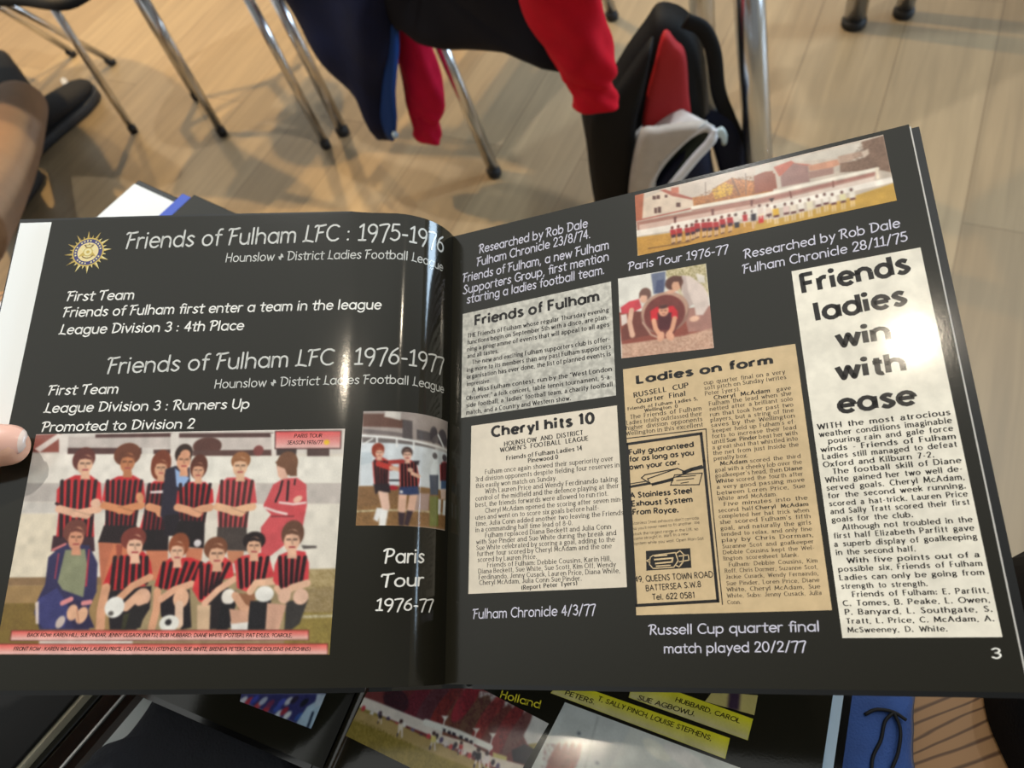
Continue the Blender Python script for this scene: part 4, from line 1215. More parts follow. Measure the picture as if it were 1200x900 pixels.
 'strip': ('R', [(912, 2075), (1936, 2075), (1938, 1771), (906, 1769)], (206, 190, 174), [
  ('p',(176,100,70),1,[905,2081,954,2075,939,1946,896,1942]),
  ('p',(222,200,178),1,[952,2044,1026,2063,1165,1986,1168,1947,939,1950]),
  ('p',(168,92,74),1,[1027,2071,1050,2068,1166,1992,1165,1983,1081,2025]),
  ('p',(190,110,84),1,[1078,2068,1111,2064,1109,2032,1076,2042]),
  ('p',(96,64,56),0.5,[992,2051,1007,2046,1006,2028,991,2032]),
  ('p',(96,64,56),0.5,[1011,2049,1025,2045,1024,2026,1009,2030]),
  ('p',(96,64,56),0.5,[1047,2041,1059,2038,1058,2024,1046,2027]),
  ('p',(96,64,56),0.5,[1094,1988,1112,1983,1111,1962,1092,1967]),
  ('p',(96,64,56),0.5,[996,1988,1008,1985,1006,1957,994,1961]),
  ('p',(96,64,56),0.5,[1012,1989,1026,1985,1024,1955,1010,1959]),
  ('p',(190,122,62),1,[1166,1994,1237,1989,1279,2023,1339,2044,1424,2005,1503,1997,1494,1919,1168,1947]),
  ('p',(224,176,50),1,[1252,2008,1306,2031,1342,2006,1331,1964,1261,1960]),
  ('p',(214,140,78),1,[1339,2044,1417,2000,1427,1974,1353,1995]),
  ('p',(150,84,60),1,[1429,2026,1464,2038,1507,2030,1496,1933,1425,1960]),
  ('n',(128,80,48),0.4,[1172,1992,1279,2023,1339,2044,1505,2019,1496,1933,1168,1947]),
  ('l',(120,100,90),3,[1227,2053,1223,1986]),
  ('l',(120,100,90),3,[1397,2050,1389,1948]),
  ('l',(120,84,60),5,[1339,2044,1362,1955]),
  ('p',(170,120,104),1,[910,1938,1493,1912,1488,1863,914,1891]),
  ('l',(178,96,80),6,[911,1944,1174,1942]),
  ('l',(240,228,210),15,[1162,1945,1495,1926]),
  ('l',(150,90,76),3,[1160,1931,1493,1910]),
  ('p',(214,180,164),1,[923,1920,1491,1891,1484,1835,921,1882]),
  ('l',(240,228,214),30,[913,1880,1486,1845]),
  ('l',(238,226,212),20,[1070,1882,1488,1863]),
  ('p',(110,64,56),1,[1077,1921,1090,1920,1085,1889,1078,1891]),
  ('p',(110,64,56),1,[1239,1917,1252,1915,1247,1885,1240,1887]),
  ('p',(110,64,56),1,[1402,1918,1414,1916,1408,1887,1402,1888]),
  ('p',(202,150,66),1,[905,1861,1481,1807,1474,1745,906,1768]),
  ('n',(170,120,50),0.25,[905,1855,1480,1800,1475,1751,907,1772]),
  ('l',(120,84,40),5,[956,1794,1063,1787,1141,1784]),
  ('p',(176,38,40),1,[1057,1861,1081,1858,1083,1828,1059,1828]),
  ('p',(66,34,40),1,[1061,1835,1079,1834,1079,1819,1061,1819]),
  ('e',(104,52,44),1,[1067,1869,6,8,0]),
  ('l',(226,190,168),5,[1064,1818,1062,1797]),
  ('l',(226,190,168),5,[1073,1819,1072,1798]),
  ('l',(70,40,36),5,[1060,1793,1072,1795]),
  ('p',(176,38,40),1,[1084,1861,1108,1858,1109,1828,1085,1828]),
  ('p',(66,34,40),1,[1087,1835,1106,1833,1106,1818,1087,1818]),
  ('e',(104,52,44),1,[1094,1869,6,8,0]),
  ('l',(226,190,168),5,[1090,1817,1089,1797]),
  ('l',(226,190,168),5,[1100,1818,1098,1798]),
  ('l',(70,40,36),5,[1086,1793,1098,1795]),
  ('p',(176,38,40),1,[1120,1854,1142,1851,1143,1823,1121,1823]),
  ('p',(66,34,40),1,[1123,1829,1140,1828,1140,1814,1123,1814]),
  ('e',(104,52,44),1,[1129,1862,6,8,0]),
  ('l',(226,190,168),5,[1126,1813,1124,1794]),
  ('l',(226,190,168),5,[1135,1814,1133,1794]),
  ('l',(70,40,36),5,[1122,1790,1134,1791]),
  ('p',(176,38,40),1,[1143,1854,1165,1852,1166,1823,1144,1823]),
  ('p',(66,34,40),1,[1146,1830,1163,1828,1163,1814,1146,1814]),
  ('e',(104,52,44),1,[1152,1862,6,8,0]),
  ('l',(226,190,168),5,[1148,1813,1147,1794]),
  ('l',(226,190,168),5,[1158,1814,1156,1795]),
  ('l',(70,40,36),5,[1145,1791,1156,1792]),
  ('p',(176,38,40),1,[1162,1866,1186,1863,1188,1831,1163,1831]),
  ('p',(66,34,40),1,[1165,1838,1184,1837,1184,1821,1165,1821]),
  ('e',(104,52,44),1,[1173,1874,6,8,0]),
  ('l',(226,190,168),5,[1169,1820,1167,1799]),
  ('l',(226,190,168),5,[1178,1821,1176,1800]),
  ('l',(70,40,36),5,[1164,1795,1176,1797]),
  ('p',(176,38,40),1,[1191,1862,1215,1859,1216,1828,1192,1828]),
  ('p',(66,34,40),1,[1194,1835,1213,1833,1213,1818,1194,1818]),
  ('e',(104,52,44),1,[1201,1870,6,8,0]),
  ('l',(226,190,168),5,[1197,1817,1195,1796]),
  ('l',(226,190,168),5,[1206,1818,1205,1797]),
  ('l',(70,40,36),5,[1193,1792,1205,1793]),
  ('p',(176,38,40),1,[1214,1858,1238,1855,1239,1824,1215,1824]),
  ('p',(66,34,40),1,[1217,1831,1236,1830,1236,1814,1217,1814]),
  ('e',(104,52,44),1,[1224,1867,6,8,0]),
  ('l',(226,190,168),5,[1220,1813,1218,1792]),
  ('l',(226,190,168),5,[1229,1814,1227,1793]),
  ('l',(70,40,36),5,[1216,1788,1228,1790]),
  ('p',(176,38,40),1,[1241,1852,1264,1849,1265,1820,1242,1820]),
  ('p',(66,34,40),1,[1244,1827,1261,1825,1261,1810,1244,1811]),
  ('e',(104,52,44),1,[1251,1860,6,8,0]),
  ('l',(226,190,168),5,[1247,1810,1245,1790]),
  ('l',(226,190,168),5,[1256,1810,1254,1790]),
  ('l',(70,40,36),4,[1243,1786,1254,1787]),
  ('p',(176,38,40),1,[1268,1859,1292,1856,1293,1825,1269,1825]),
  ('p',(66,34,40),1,[1271,1832,1290,1831,1290,1815,1271,1815]),
  ('e',(104,52,44),1,[1279,1867,6,8,0]),
  ('l',(226,190,168),5,[1274,1815,1272,1794]),
  ('l',(226,190,168),5,[1283,1815,1281,1795]),
  ('l',(70,40,36),4,[1270,1790,1282,1791]),
  ('p',(176,38,40),1,[1299,1859,1323,1856,1324,1825,1300,1825]),
  ('p',(66,34,40),1,[1302,1832,1320,1830,1320,1815,1302,1815]),
  ('e',(104,52,44),1,[1310,1867,6,8,0]),
  ('l',(226,190,168),5,[1305,1814,1303,1793]),
  ('l',(226,190,168),5,[1314,1815,1312,1794]),
  ('l',(70,40,36),4,[1301,1789,1312,1791]),
  ('p',(228,214,200),1,[1327,1854,1349,1855,1347,1819,1328,1821]),
  ('p',(44,40,48),1,[1327,1828,1348,1827,1346,1802,1328,1803]),
  ('e',(80,56,50),1,[1337,1864,6,7,0]),
  ('p',(176,46,48),1,[1364,1855,1383,1854,1381,1824,1364,1825]),
  ('e',(110,60,50),1,[1374,1862,6,7,0]),
  ('l',(230,200,180),5,[1367,1822,1368,1800]),
  ('p',(46,40,50),1,[1398,1850,1419,1850,1414,1815,1397,1817]),
  ('e',(60,44,42),1,[1406,1862,6,8,0]),
  ('l',(226,196,176),6,[1401,1816,1400,1784]),
  ('l',(226,196,176),6,[1411,1815,1410,1786]),
  ('p',(230,206,190),1,[1427,1850,1450,1851,1445,1816,1426,1818]),
  ('p',(214,50,44),1,[1426,1821,1445,1819,1441,1781,1424,1782]),
  ('p',(228,208,190),1,[1462,1862,1485,1863,1481,1828,1460,1831]),
  ('p',(60,48,50),1,[1460,1832,1478,1831,1476,1815,1460,1818]),
  ('p',(210,200,186),1,[1439,2069,1573,2069,1854,2066,1846,2012,1768,2017,1597,2049,1435,2031]),
  ('p',(152,88,66),1,[1434,2025,1479,2035,1514,2015,1514,1944,1425,1943]),
  ('p',(196,112,92),1,[1512,2048,1583,2059,1597,2042,1656,2018,1528,1998]),
  ('p',(160,124,116),1,[1533,1996,1591,2044,1645,2015,1641,1940,1532,1945]),
  ('p',(206,150,122),1,[1645,2015,1757,2013,1763,1986,1722,1979,1647,1989]),
  ('p',(166,130,118),1,[1644,1986,1738,1981,1734,1951,1640,1953]),
  ('p',(190,160,140),1,[1759,2026,1848,2024,1870,2005,1763,1986]),
  ('p',(138,110,92),1,[1854,2066,1938,2071,1940,1897,1892,1924,1758,1950,1764,1992,1823,1987,1859,1995]),
  ('n',(104,80,66),0.35,[1854,2066,1938,2071,1937,1910,1763,1949,1793,1984]),
  ('p',(218,196,176),1,[1847,2018,1873,2029,1874,2003,1853,1991]),
  ('p',(190,150,136),1,[1423,1918,1881,1914,1875,1873,1420,1893]),
  ('l',(244,234,218),15,[1424,1927,1634,1929,1892,1928]),
  ('p',(170,120,108),1,[1422,1911,1886,1916,1879,1903,1420,1893]),
  ('p',(226,206,192),1,[1419,1886,1878,1897,1874,1867,1417,1862]),
  ('l',(240,222,200),12,[1890,1929,1889,1888]),
  ('l',(242,232,220),25,[1417,1862,1727,1863,1937,1865]),
  ('p',(200,158,72),1,[1410,1800,1619,1808,1940,1849,1943,1764,1406,1763]),
  ('p',(64,44,40),0.5,[1477,1903,1498,1903,1486,1884]),
  ('l',(120,70,60),5,[1561,1915,1563,1886]),
  ('l',(120,76,66),5,[1727,1918,1725,1891]),
  ('p',(230,210,196),1,[1427,1874,1450,1872,1450,1836,1426,1838]),
  ('e',(96,64,56),1,[1436,1882,5,7,0]),
  ('p',(236,216,186),1,[1427,1842,1449,1842,1448,1832,1427,1832]),
  ('l',(206,48,44),5,[1431,1830,1429,1803]),
  ('l',(206,48,44),5,[1442,1830,1440,1802]),
  ('p',(226,206,190),1,[1458,1866,1481,1864,1481,1828,1457,1830]),
  ('e',(96,64,56),1,[1467,1874,5,7,0]),
  ('p',(92,50,48),1,[1458,1834,1479,1834,1478,1824,1458,1824]),
  ('l',(236,212,186),5,[1462,1822,1460,1795]),
  ('l',(236,212,186),5,[1473,1822,1471,1795]),
  ('p',(226,176,60),1,[1485,1852,1508,1850,1508,1815,1484,1816]),
  ('e',(96,64,56),1,[1495,1860,5,7,0]),
  ('p',(92,50,48),1,[1486,1821,1507,1820,1506,1811,1486,1811]),
  ('l',(236,212,186),5,[1490,1808,1488,1782]),
  ('l',(236,212,186),5,[1500,1808,1498,1781]),
  ('p',(224,196,186),1,[1526,1854,1549,1852,1548,1817,1525,1818]),
  ('e',(96,64,56),1,[1535,1862,5,7,0]),
  ('p',(92,50,48),1,[1526,1823,1547,1822,1546,1813,1526,1813]),
  ('l',(236,212,186),5,[1530,1810,1528,1784]),
  ('l',(236,212,186),5,[1540,1810,1538,1784]),
  ('p',(236,220,200),1,[1553,1852,1576,1850,1576,1815,1552,1816]),
  ('e',(96,64,56),1,[1562,1859,5,7,0]),
  ('p',(92,50,48),1,[1554,1821,1574,1820,1573,1811,1553,1811]),
  ('l',(236,212,186),5,[1557,1808,1555,1782]),
  ('l',(236,212,186),5,[1568,1808,1565,1782]),
  ('p',(236,226,212),1,[1584,1854,1607,1852,1607,1817,1583,1818]),
  ('e',(96,64,56),1,[1594,1862,5,7,0]),
  ('p',(92,50,48),1,[1585,1823,1605,1822,1604,1813,1585,1813]),
  ('l',(236,212,186),5,[1588,1811,1586,1784]),
  ('l',(236,212,186),5,[1599,1811,1596,1784]),
  ('p',(232,220,190),1,[1617,1851,1640,1849,1639,1815,1616,1816]),
  ('e',(96,64,56),1,[1627,1859,5,7,0]),
  ('p',(236,216,186),1,[1618,1820,1638,1820,1637,1810,1617,1811]),
  ('l',(236,212,186),5,[1621,1808,1619,1782]),
  ('l',(236,212,186),5,[1631,1808,1629,1782]),
  ('p',(238,226,214),1,[1650,1858,1672,1856,1671,1822,1648,1823]),
  ('e',(96,64,56),1,[1659,1866,5,7,0]),
  ('p',(92,50,48),1,[1650,1827,1670,1827,1669,1817,1650,1817]),
  ('l',(236,212,186),5,[1653,1815,1651,1789]),
  ('l',(236,212,186),5,[1663,1815,1661,1789]),
  ('p',(238,228,216),1,[1679,1860,1701,1857,1700,1823,1678,1824]),
  ('e',(96,64,56),1,[1688,1867,5,7,0]),
  ('p',(92,50,48),1,[1679,1829,1699,1828,1698,1819,1679,1819]),
  ('l',(236,212,186),5,[1683,1817,1680,1790]),
  ('l',(236,212,186),4,[1693,1816,1690,1790]),
  ('p',(236,226,212),1,[1707,1852,1729,1850,1728,1816,1706,1817]),
  ('e',(96,64,56),1,[1716,1859,5,7,0]),
  ('p',(92,50,48),1,[1707,1821,1727,1821,1726,1811,1707,1811]),
  ('l',(236,212,186),4,[1711,1809,1708,1783]),
  ('l',(236,212,186),4,[1720,1809,1718,1783]),
  ('p',(226,216,170),1,[1743,1851,1764,1849,1764,1815,1741,1816]),
  ('e',(96,64,56),1,[1752,1859,5,7,0]),
  ('p',(92,50,48),1,[1743,1821,1762,1820,1761,1811,1742,1811]),
  ('l',(236,212,186),4,[1746,1809,1743,1783]),
  ('l',(236,212,186),4,[1756,1809,1753,1783]),
  ('p',(238,228,212),1,[1778,1854,1799,1852,1798,1818,1776,1819]),
  ('e',(96,64,56),1,[1787,1861,5,7,0]),
  ('p',(92,50,48),1,[1778,1824,1797,1823,1796,1814,1777,1814]),
  ('l',(236,212,186),4,[1781,1812,1778,1786]),
  ('l',(236,212,186),4,[1790,1812,1788,1786]),
 ]),
 'tunnel': ('R', [(811, 1678), (1195, 1666), (1193, 1284), (805, 1303)], (226, 222, 212), [
  ('p',(210,196,160),1,[1026,1676,1194,1673,1195,1513,1088,1529,1027,1623]),
  ('n',(130,120,70),0.5,[1026,1676,1193,1668,1192,1536,1135,1588,1097,1631,1023,1641]),
  ('p',(228,218,206),1,[1149,1631,1183,1612,1185,1577,1156,1589]),
  ('p',(110,118,142),1,[959,1670,1022,1668,1018,1607,1007,1569,964,1572]),
  ('p',(80,88,120),1,[982,1632,1012,1632,1007,1569,970,1576]),
  ('p',(146,76,62),1,[802,1517,1203,1439,1194,1342,810,1365]),
  ('p',(120,64,54),1,[874,1509,916,1500,941,1387,811,1382,814,1433]),
  ('p',(170,124,112),1,[1084,1479,1206,1472,1196,1363,1096,1371]),
  ('p',(214,176,152),1,[810,1365,955,1362,1074,1358,1197,1371,1193,1277,806,1281]),
  ('n',(170,126,104),0.45,[810,1365,955,1362,1197,1369,1194,1283,806,1287]),
  ('p',(224,206,196),1,[1089,1633,1127,1621,1174,1568,1191,1525,1191,1475,1162,1436,1133,1441,1131,1486,1103,1515,1082,1553]),
  ('p',(196,176,168),1,[1089,1633,1107,1626,1111,1547,1127,1493,1105,1480,1089,1535]),
  ('p',(232,214,204),1,[813,1503,840,1503,843,1462,815,1450]),
  ('p',(206,70,80),1,[815,1538,855,1559,899,1562,907,1519,868,1504,818,1508]),
  ('l',(232,184,158),22,[863,1516,851,1461,859,1402]),
  ('e',(232,184,158),1,[860,1402,12,14,0]),
  ('e',(116,82,72),1,[927,1579,26,30,0]),
  ('e',(228,178,152),1,[919,1561,16,22,0]),
  ('p',(116,82,72),1,[903,1590,945,1599,953,1562,937,1571,911,1577,899,1562]),
  ('e',(150,112,98),1,[1005,1476,103,93,0]),
  ('e',(190,150,130),1,[1005,1489,100,83,0]),
  ('e',(120,58,52),1,[1003,1473,88,85,0]),
  ('p',(110,56,50),1,[939,1433,1058,1411,1028,1361,966,1372]),
  ('l',(190,150,132),9,[908,1450,941,1387,966,1372]),
  ('p',(210,40,50),1,[943,1495,971,1510,1044,1501,1060,1472,1058,1439,1030,1450,945,1452]),
  ('p',(84,32,38),1,[974,1483,1034,1472,1026,1394,974,1404]),
  ('l',(226,164,132),20,[956,1450,961,1412,980,1375]),
  ('l',(226,164,132),20,[1045,1444,1031,1399,1011,1372]),
  ('e',(230,170,140),1,[981,1372,15,23,0.3]),
  ('e',(230,170,140),1,[1019,1368,16,23,-0.4]),
  ('e',(226,166,134),1,[1001,1487,22,26,0]),
  ('e',(84,48,44),1,[1002,1505,21,9,0]),
  ('l',(110,60,50),4,[990,1489,996,1488]),
  ('l',(110,60,50),4,[1005,1487,1013,1485]),
  ('l',(150,70,64),3,[995,1474,1006,1471]),
  ('e',(96,60,50),1,[1055,1605,38,33,0]),
  ('e',(226,172,140),1,[1065,1594,21,27,0.3]),
  ('p',(96,60,50),1,[1022,1624,1050,1638,1089,1630,1083,1564,1074,1607,1053,1611,1035,1592]),
  ('e',(230,184,158),1,[1126,1426,20,13,0]),
  ('e',(222,170,144),1,[1039,1568,21,9,0]),
 ]),
 'match': ('2', [(34, 637), (911, 534), (811, 125), (6, 168)], (150, 132, 72), [
  ('p',(120,62,60),1,[-42,584,594,714,932,328,764,269,-88,318]),
  ('p',(206,202,194),1,[429,545,631,575,934,563,964,475,846,420,754,501,549,533]),
  ('e',(118,50,60),1,[272,402,47,106,0.25]),
  ('n',(80,40,44),0.4,[182,485,272,515,358,322,272,293]),
  ('e',(96,60,66),1,[353,430,46,126,0.25]),
  ('n',(80,40,44),0.4,[256,533,345,563,445,331,360,301]),
  ('e',(132,56,52),1,[426,433,46,132,0.25]),
  ('n',(80,40,44),0.4,[329,542,418,571,520,328,435,299]),
  ('e',(120,76,60),1,[497,442,53,138,0.25]),
  ('n',(80,40,44),0.4,[391,555,494,589,597,334,499,300]),
  ('e',(150,50,58),1,[504,503,38,112,0.25]),
  ('n',(80,40,44),0.4,[424,596,498,621,581,413,510,389]),
  ('e',(110,80,64),1,[571,439,45,123,0.25]),
  ('n',(80,40,44),0.4,[481,540,568,569,658,341,574,312]),
  ('e',(150,66,62),1,[635,460,37,136,0.25]),
  ('n',(80,40,44),0.4,[548,577,620,602,718,348,649,324]),
  ('e',(112,66,58),1,[685,435,37,120,0.25]),
  ('n',(80,40,44),0.4,[605,537,676,561,761,336,693,312]),
  ('e',(140,58,56),1,[734,451,37,140,0.25]),
  ('n',(80,40,44),0.4,[647,574,719,598,816,335,748,311]),
  ('e',(116,76,72),1,[787,456,29,119,0.25]),
  ('n',(80,40,44),0.4,[717,560,773,580,854,355,800,336]),
  ('e',(60,40,46),1,[174,392,71,50,0.25]),
  ('n',(80,40,44),0.4,[85,414,220,460,262,369,129,324]),
  ('p',(40,36,46),1,[786,372,832,416,895,410,896,343,809,332]),
  ('p',(206,190,120),1,[706,337,775,341,783,310,718,307]),
  ('l',(226,214,200),48,[-58,328,82,331,254,330,421,330]),
  ('l',(232,228,216),28,[354,350,523,358,686,351]),
  ('l',(226,210,190),38,[432,305,588,317,714,299,854,314]),
  ('e',(70,56,80),1,[-16,316,10,13,0]),
  ('e',(190,70,76),1,[35,306,10,13,0]),
  ('e',(230,224,214),1,[85,297,10,13,0]),
  ('e',(110,100,130),1,[124,310,10,13,0]),
  ('e',(70,56,80),1,[173,300,10,13,0]),
  ('e',(190,70,76),1,[222,291,10,12,0]),
  ('e',(230,224,214),1,[260,304,10,12,0]),
  ('e',(110,100,130),1,[308,294,10,12,0]),
  ('e',(70,56,80),1,[355,285,10,12,0]),
  ('e',(190,70,76),1,[392,298,10,12,0]),
  ('e',(230,224,214),1,[439,288,10,12,0]),
  ('e',(110,100,130),1,[485,279,10,12,0]),
  ('e',(70,56,80),1,[522,292,10,12,0]),
  ('e',(190,70,76),1,[567,283,10,12,0]),
  ('e',(230,224,214),1,[612,274,10,12,0]),
  ('p',(50,44,52),0.4,[440,352,458,354,463,341,446,340]),
  ('p',(50,44,52),0.4,[469,351,486,353,492,341,475,339]),
  ('p',(50,44,52),0.4,[493,352,510,354,516,342,498,340]),
  ('p',(50,44,52),0.4,[530,351,547,353,552,340,535,339]),
  ('p',(50,44,52),0.4,[559,350,576,352,581,340,564,338]),
  ('p',(50,44,52),0.4,[584,348,600,350,605,338,589,336]),
  ('e',(60,50,56),1,[429,311,9,13,0]),
  ('e',(96,84,110),1,[457,304,9,13,0]),
  ('e',(228,214,204),1,[484,298,9,13,0]),
  ('e',(200,80,76),1,[511,291,9,13,0]),
  ('e',(60,50,56),1,[529,306,9,13,0]),
  ('e',(96,84,110),1,[556,299,9,13,0]),
  ('e',(228,214,204),1,[582,293,9,13,0]),
  ('e',(200,80,76),1,[609,286,9,13,0]),
  ('e',(60,50,56),1,[626,301,9,13,0]),
  ('e',(96,84,110),1,[653,295,9,13,0]),
  ('e',(228,214,204),1,[679,288,9,13,0]),
  ('e',(200,80,76),1,[705,282,9,13,0]),
  ('e',(60,50,56),1,[722,297,9,13,0]),
  ('e',(96,84,110),1,[748,290,9,13,0]),
  ('e',(228,214,204),1,[774,283,9,13,0]),
  ('e',(200,80,76),1,[799,277,9,13,0]),
  ('l',(226,220,210),6,[436,400,448,325]),
  ('p',(232,226,214),1,[415,401,449,411,442,386]),
  ('l',(226,220,210),6,[599,398,609,324]),
  ('p',(232,226,214),1,[579,400,612,410,605,385]),
  ('l',(226,220,210),6,[680,405,689,331]),
  ('p',(232,226,214),1,[660,406,693,416,686,391]),
  ('p',(150,130,62),1,[-148,260,107,280,443,280,768,257,850,42,-7,-2]),
  ('p',(176,150,96),1,[-71,286,184,299,523,281,795,267,773,246,461,238,126,242,-67,243]),
  ('n',(112,98,40),0.4,[-55,254,120,255,461,238,710,210,764,73,-38,57]),
  ('p',(60,50,50),1,[120,307,137,311,144,292,128,288]),
  ('e',(70,50,48),1,[126,317,6,6,0]),
  ('l',(226,210,196),5,[131,289,133,270]),
  ('l',(226,210,196),5,[141,292,150,273]),
  ('l',(50,40,44),5,[131,277,133,269]),
  ('p',(226,214,190),1,[230,302,253,308,264,281,240,275]),
  ('e',(70,50,48),1,[239,315,9,9,0]),
  ('l',(226,210,196),8,[246,277,247,251]),
  ('l',(226,210,196),8,[259,281,271,255]),
  ('l',(50,40,44),6,[245,260,248,249]),
  ('p',(214,196,120),1,[403,305,428,311,438,283,413,277]),
  ('e',(70,50,48),1,[412,319,9,9,0]),
  ('l',(226,210,196),8,[419,278,420,251]),
  ('l',(226,210,196),8,[432,283,444,256]),
  ('l',(50,40,44),7,[418,261,420,250]),
  ('p',(190,70,66),1,[545,314,562,319,569,298,552,294]),
  ('e',(70,50,48),1,[552,324,7,7,0]),
  ('l',(226,210,196),6,[555,295,556,275]),
  ('l',(226,210,196),6,[565,298,574,278]),
  ('l',(50,40,44),5,[554,282,556,274]),
  ('p',(40,34,40),1,[630,309,656,316,666,284,640,277]),
  ('e',(70,50,48),1,[640,324,10,10,0]),
  ('l',(226,210,196),9,[646,279,646,249]),
  ('l',(226,210,196),9,[661,285,673,254]),
  ('l',(50,40,44),7,[644,260,647,247]),
  ('p',(228,214,206),1,[674,309,699,316,708,286,683,280]),
  ('e',(70,50,48),1,[683,323,9,9,0]),
  ('l',(226,210,196),8,[688,282,688,253]),
  ('l',(226,210,196),8,[703,287,714,258]),
  ('l',(50,40,44),7,[687,264,689,252]),
 ]),
 'pitch': ('2', [(953, 646), (1873, 636), (1789, 346), (879, 238)], (206, 206, 196), [
  ('p',(196,198,192),1,[935,641,1273,657,1225,442,940,342]),
  ('e',(226,222,204),1,[1401,589,70,29,0.3]),
  ('e',(222,216,206),1,[1523,598,103,32,0.2]),
  ('e',(150,90,84),1,[978,398,18,73,0.1]),
  ('e',(150,90,84),1,[1007,409,18,73,0.1]),
  ('e',(150,90,84),1,[1037,419,18,73,0.1]),
  ('e',(150,90,84),1,[1067,429,18,72,0.1]),
  ('n',(112,66,62),0.4,[922,448,1059,496,1089,403,937,350]),
  ('l',(150,150,146),4,[1116,634,1122,415]),
  ('e',(80,84,92),1,[1055,540,8,7,0]),
  ('e',(80,84,92),1,[1168,452,9,6,0]),
 ]),
 'crowd': ('2', [(-635, 259), (-178, 305), (-173, 138), (-590, 128)], (110, 112, 140), [
  ('p',(60,60,110),1,[-606,159,-172,305,-163,138,-581,132]),
  ('e',(214,214,220),1,[-576,137,13,26,0.5]),
  ('e',(170,60,70),1,[-545,144,13,26,0.5]),
  ('e',(70,80,170),1,[-520,160,13,26,0.5]),
  ('e',(180,70,76),1,[-490,139,13,26,0.5]),
  ('e',(190,196,214),1,[-473,169,13,26,0.5]),
  ('e',(176,60,70),1,[-438,139,13,25,0.5]),
  ('e',(120,60,90),1,[-431,169,13,26,0.5]),
  ('e',(70,90,170),1,[-385,164,13,25,0.5]),
  ('e',(80,90,180),1,[-377,194,13,26,0.5]),
  ('e',(214,220,226),1,[-365,143,13,25,0.5]),
  ('e',(160,56,70),1,[-343,164,13,25,0.5]),
  ('e',(206,206,214),1,[-345,212,13,25,0.5]),
  ('e',(220,224,226),1,[-319,152,13,25,0.5]),
  ('e',(50,44,60),1,[-320,227,13,25,0.5]),
  ('e',(60,90,160),1,[-260,165,12,25,0.5]),
  ('e',(40,40,50),1,[-265,232,13,25,0.5]),
  ('p',(176,200,216),1,[-241,220,-172,305,-162,226,-171,138,-258,132]),
  ('p',(196,210,222),1,[-221,289,-175,304,-174,249,-206,231]),
  ('l',(40,50,70),12,[-200,206,-193,141]),
 ]),
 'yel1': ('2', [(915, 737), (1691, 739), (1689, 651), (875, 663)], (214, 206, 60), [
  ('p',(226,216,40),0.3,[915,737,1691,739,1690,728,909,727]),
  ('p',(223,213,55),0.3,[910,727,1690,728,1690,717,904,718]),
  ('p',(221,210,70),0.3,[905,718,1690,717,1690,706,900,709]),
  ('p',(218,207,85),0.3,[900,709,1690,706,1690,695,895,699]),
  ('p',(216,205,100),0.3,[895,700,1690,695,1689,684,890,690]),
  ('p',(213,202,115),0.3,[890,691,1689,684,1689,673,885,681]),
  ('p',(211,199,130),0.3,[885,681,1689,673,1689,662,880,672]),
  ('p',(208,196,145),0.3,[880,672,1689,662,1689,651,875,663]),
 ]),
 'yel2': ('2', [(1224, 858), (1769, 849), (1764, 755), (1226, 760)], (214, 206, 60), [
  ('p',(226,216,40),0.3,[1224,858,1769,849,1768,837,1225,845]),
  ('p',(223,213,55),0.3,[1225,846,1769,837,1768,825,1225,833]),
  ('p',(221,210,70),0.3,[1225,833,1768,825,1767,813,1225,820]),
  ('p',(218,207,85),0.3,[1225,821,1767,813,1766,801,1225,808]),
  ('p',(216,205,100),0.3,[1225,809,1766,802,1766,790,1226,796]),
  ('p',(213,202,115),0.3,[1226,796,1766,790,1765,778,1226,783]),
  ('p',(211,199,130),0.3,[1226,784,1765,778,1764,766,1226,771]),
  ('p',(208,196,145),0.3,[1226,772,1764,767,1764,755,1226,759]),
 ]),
 'portrait': ('2', [(1578, 907), (1770, 953), (1771, 866), (1555, 853)], (196, 180, 110), [
  ('p',(60,44,60),1,[1646,949,1694,954,1706,859,1655,849]),
 ]),
}

# ---------------------------------------------------------------- albums
def sheet(profile, y0, y1, th, ny=14):
    """sheet swept along a profile in x,z; th thick downwards"""
    P = np.array(profile); T = np.gradient(P, axis=0); T /= np.linalg.norm(T, axis=1)[:, None]
    Nn = np.stack([-T[:, 1], T[:, 0]], 1); Q = P - Nn * th
    g = Geo(); ys = np.linspace(y0, y1, ny); n = len(P)
    top = [(P[i][0], y, P[i][1]) for y in ys for i in range(n)]; bot = [(Q[i][0], y, Q[i][1]) for y in ys for i in range(n)]
    o = len(top); vs = top + bot; fs = []
    for j in range(ny - 1):
        for i in range(n - 1):
            a = j * n + i; fs.append((a, a + 1, a + n + 1, a + n)); fs.append((o + a, o + a + n, o + a + n + 1, o + a + 1))
    edge = []
    for i in range(n - 1):
        a = i; edge.append((a, o + a, o + a + 1, a + 1)); b = (ny - 1) * n + i; edge.append((b, b + 1, o + b + 1, o + b))
    for j in range(ny - 1):
        a = j * n; edge.append((a, a + n, o + a + n, o + a)); b = j * n + n - 1; edge.append((b, o + b, o + b + n, b + n))
    g.add(vs, fs, 0)
    for e in edge: g.add([vs[k] for k in e], [(0, 1, 2, 3)], 1)
    return g

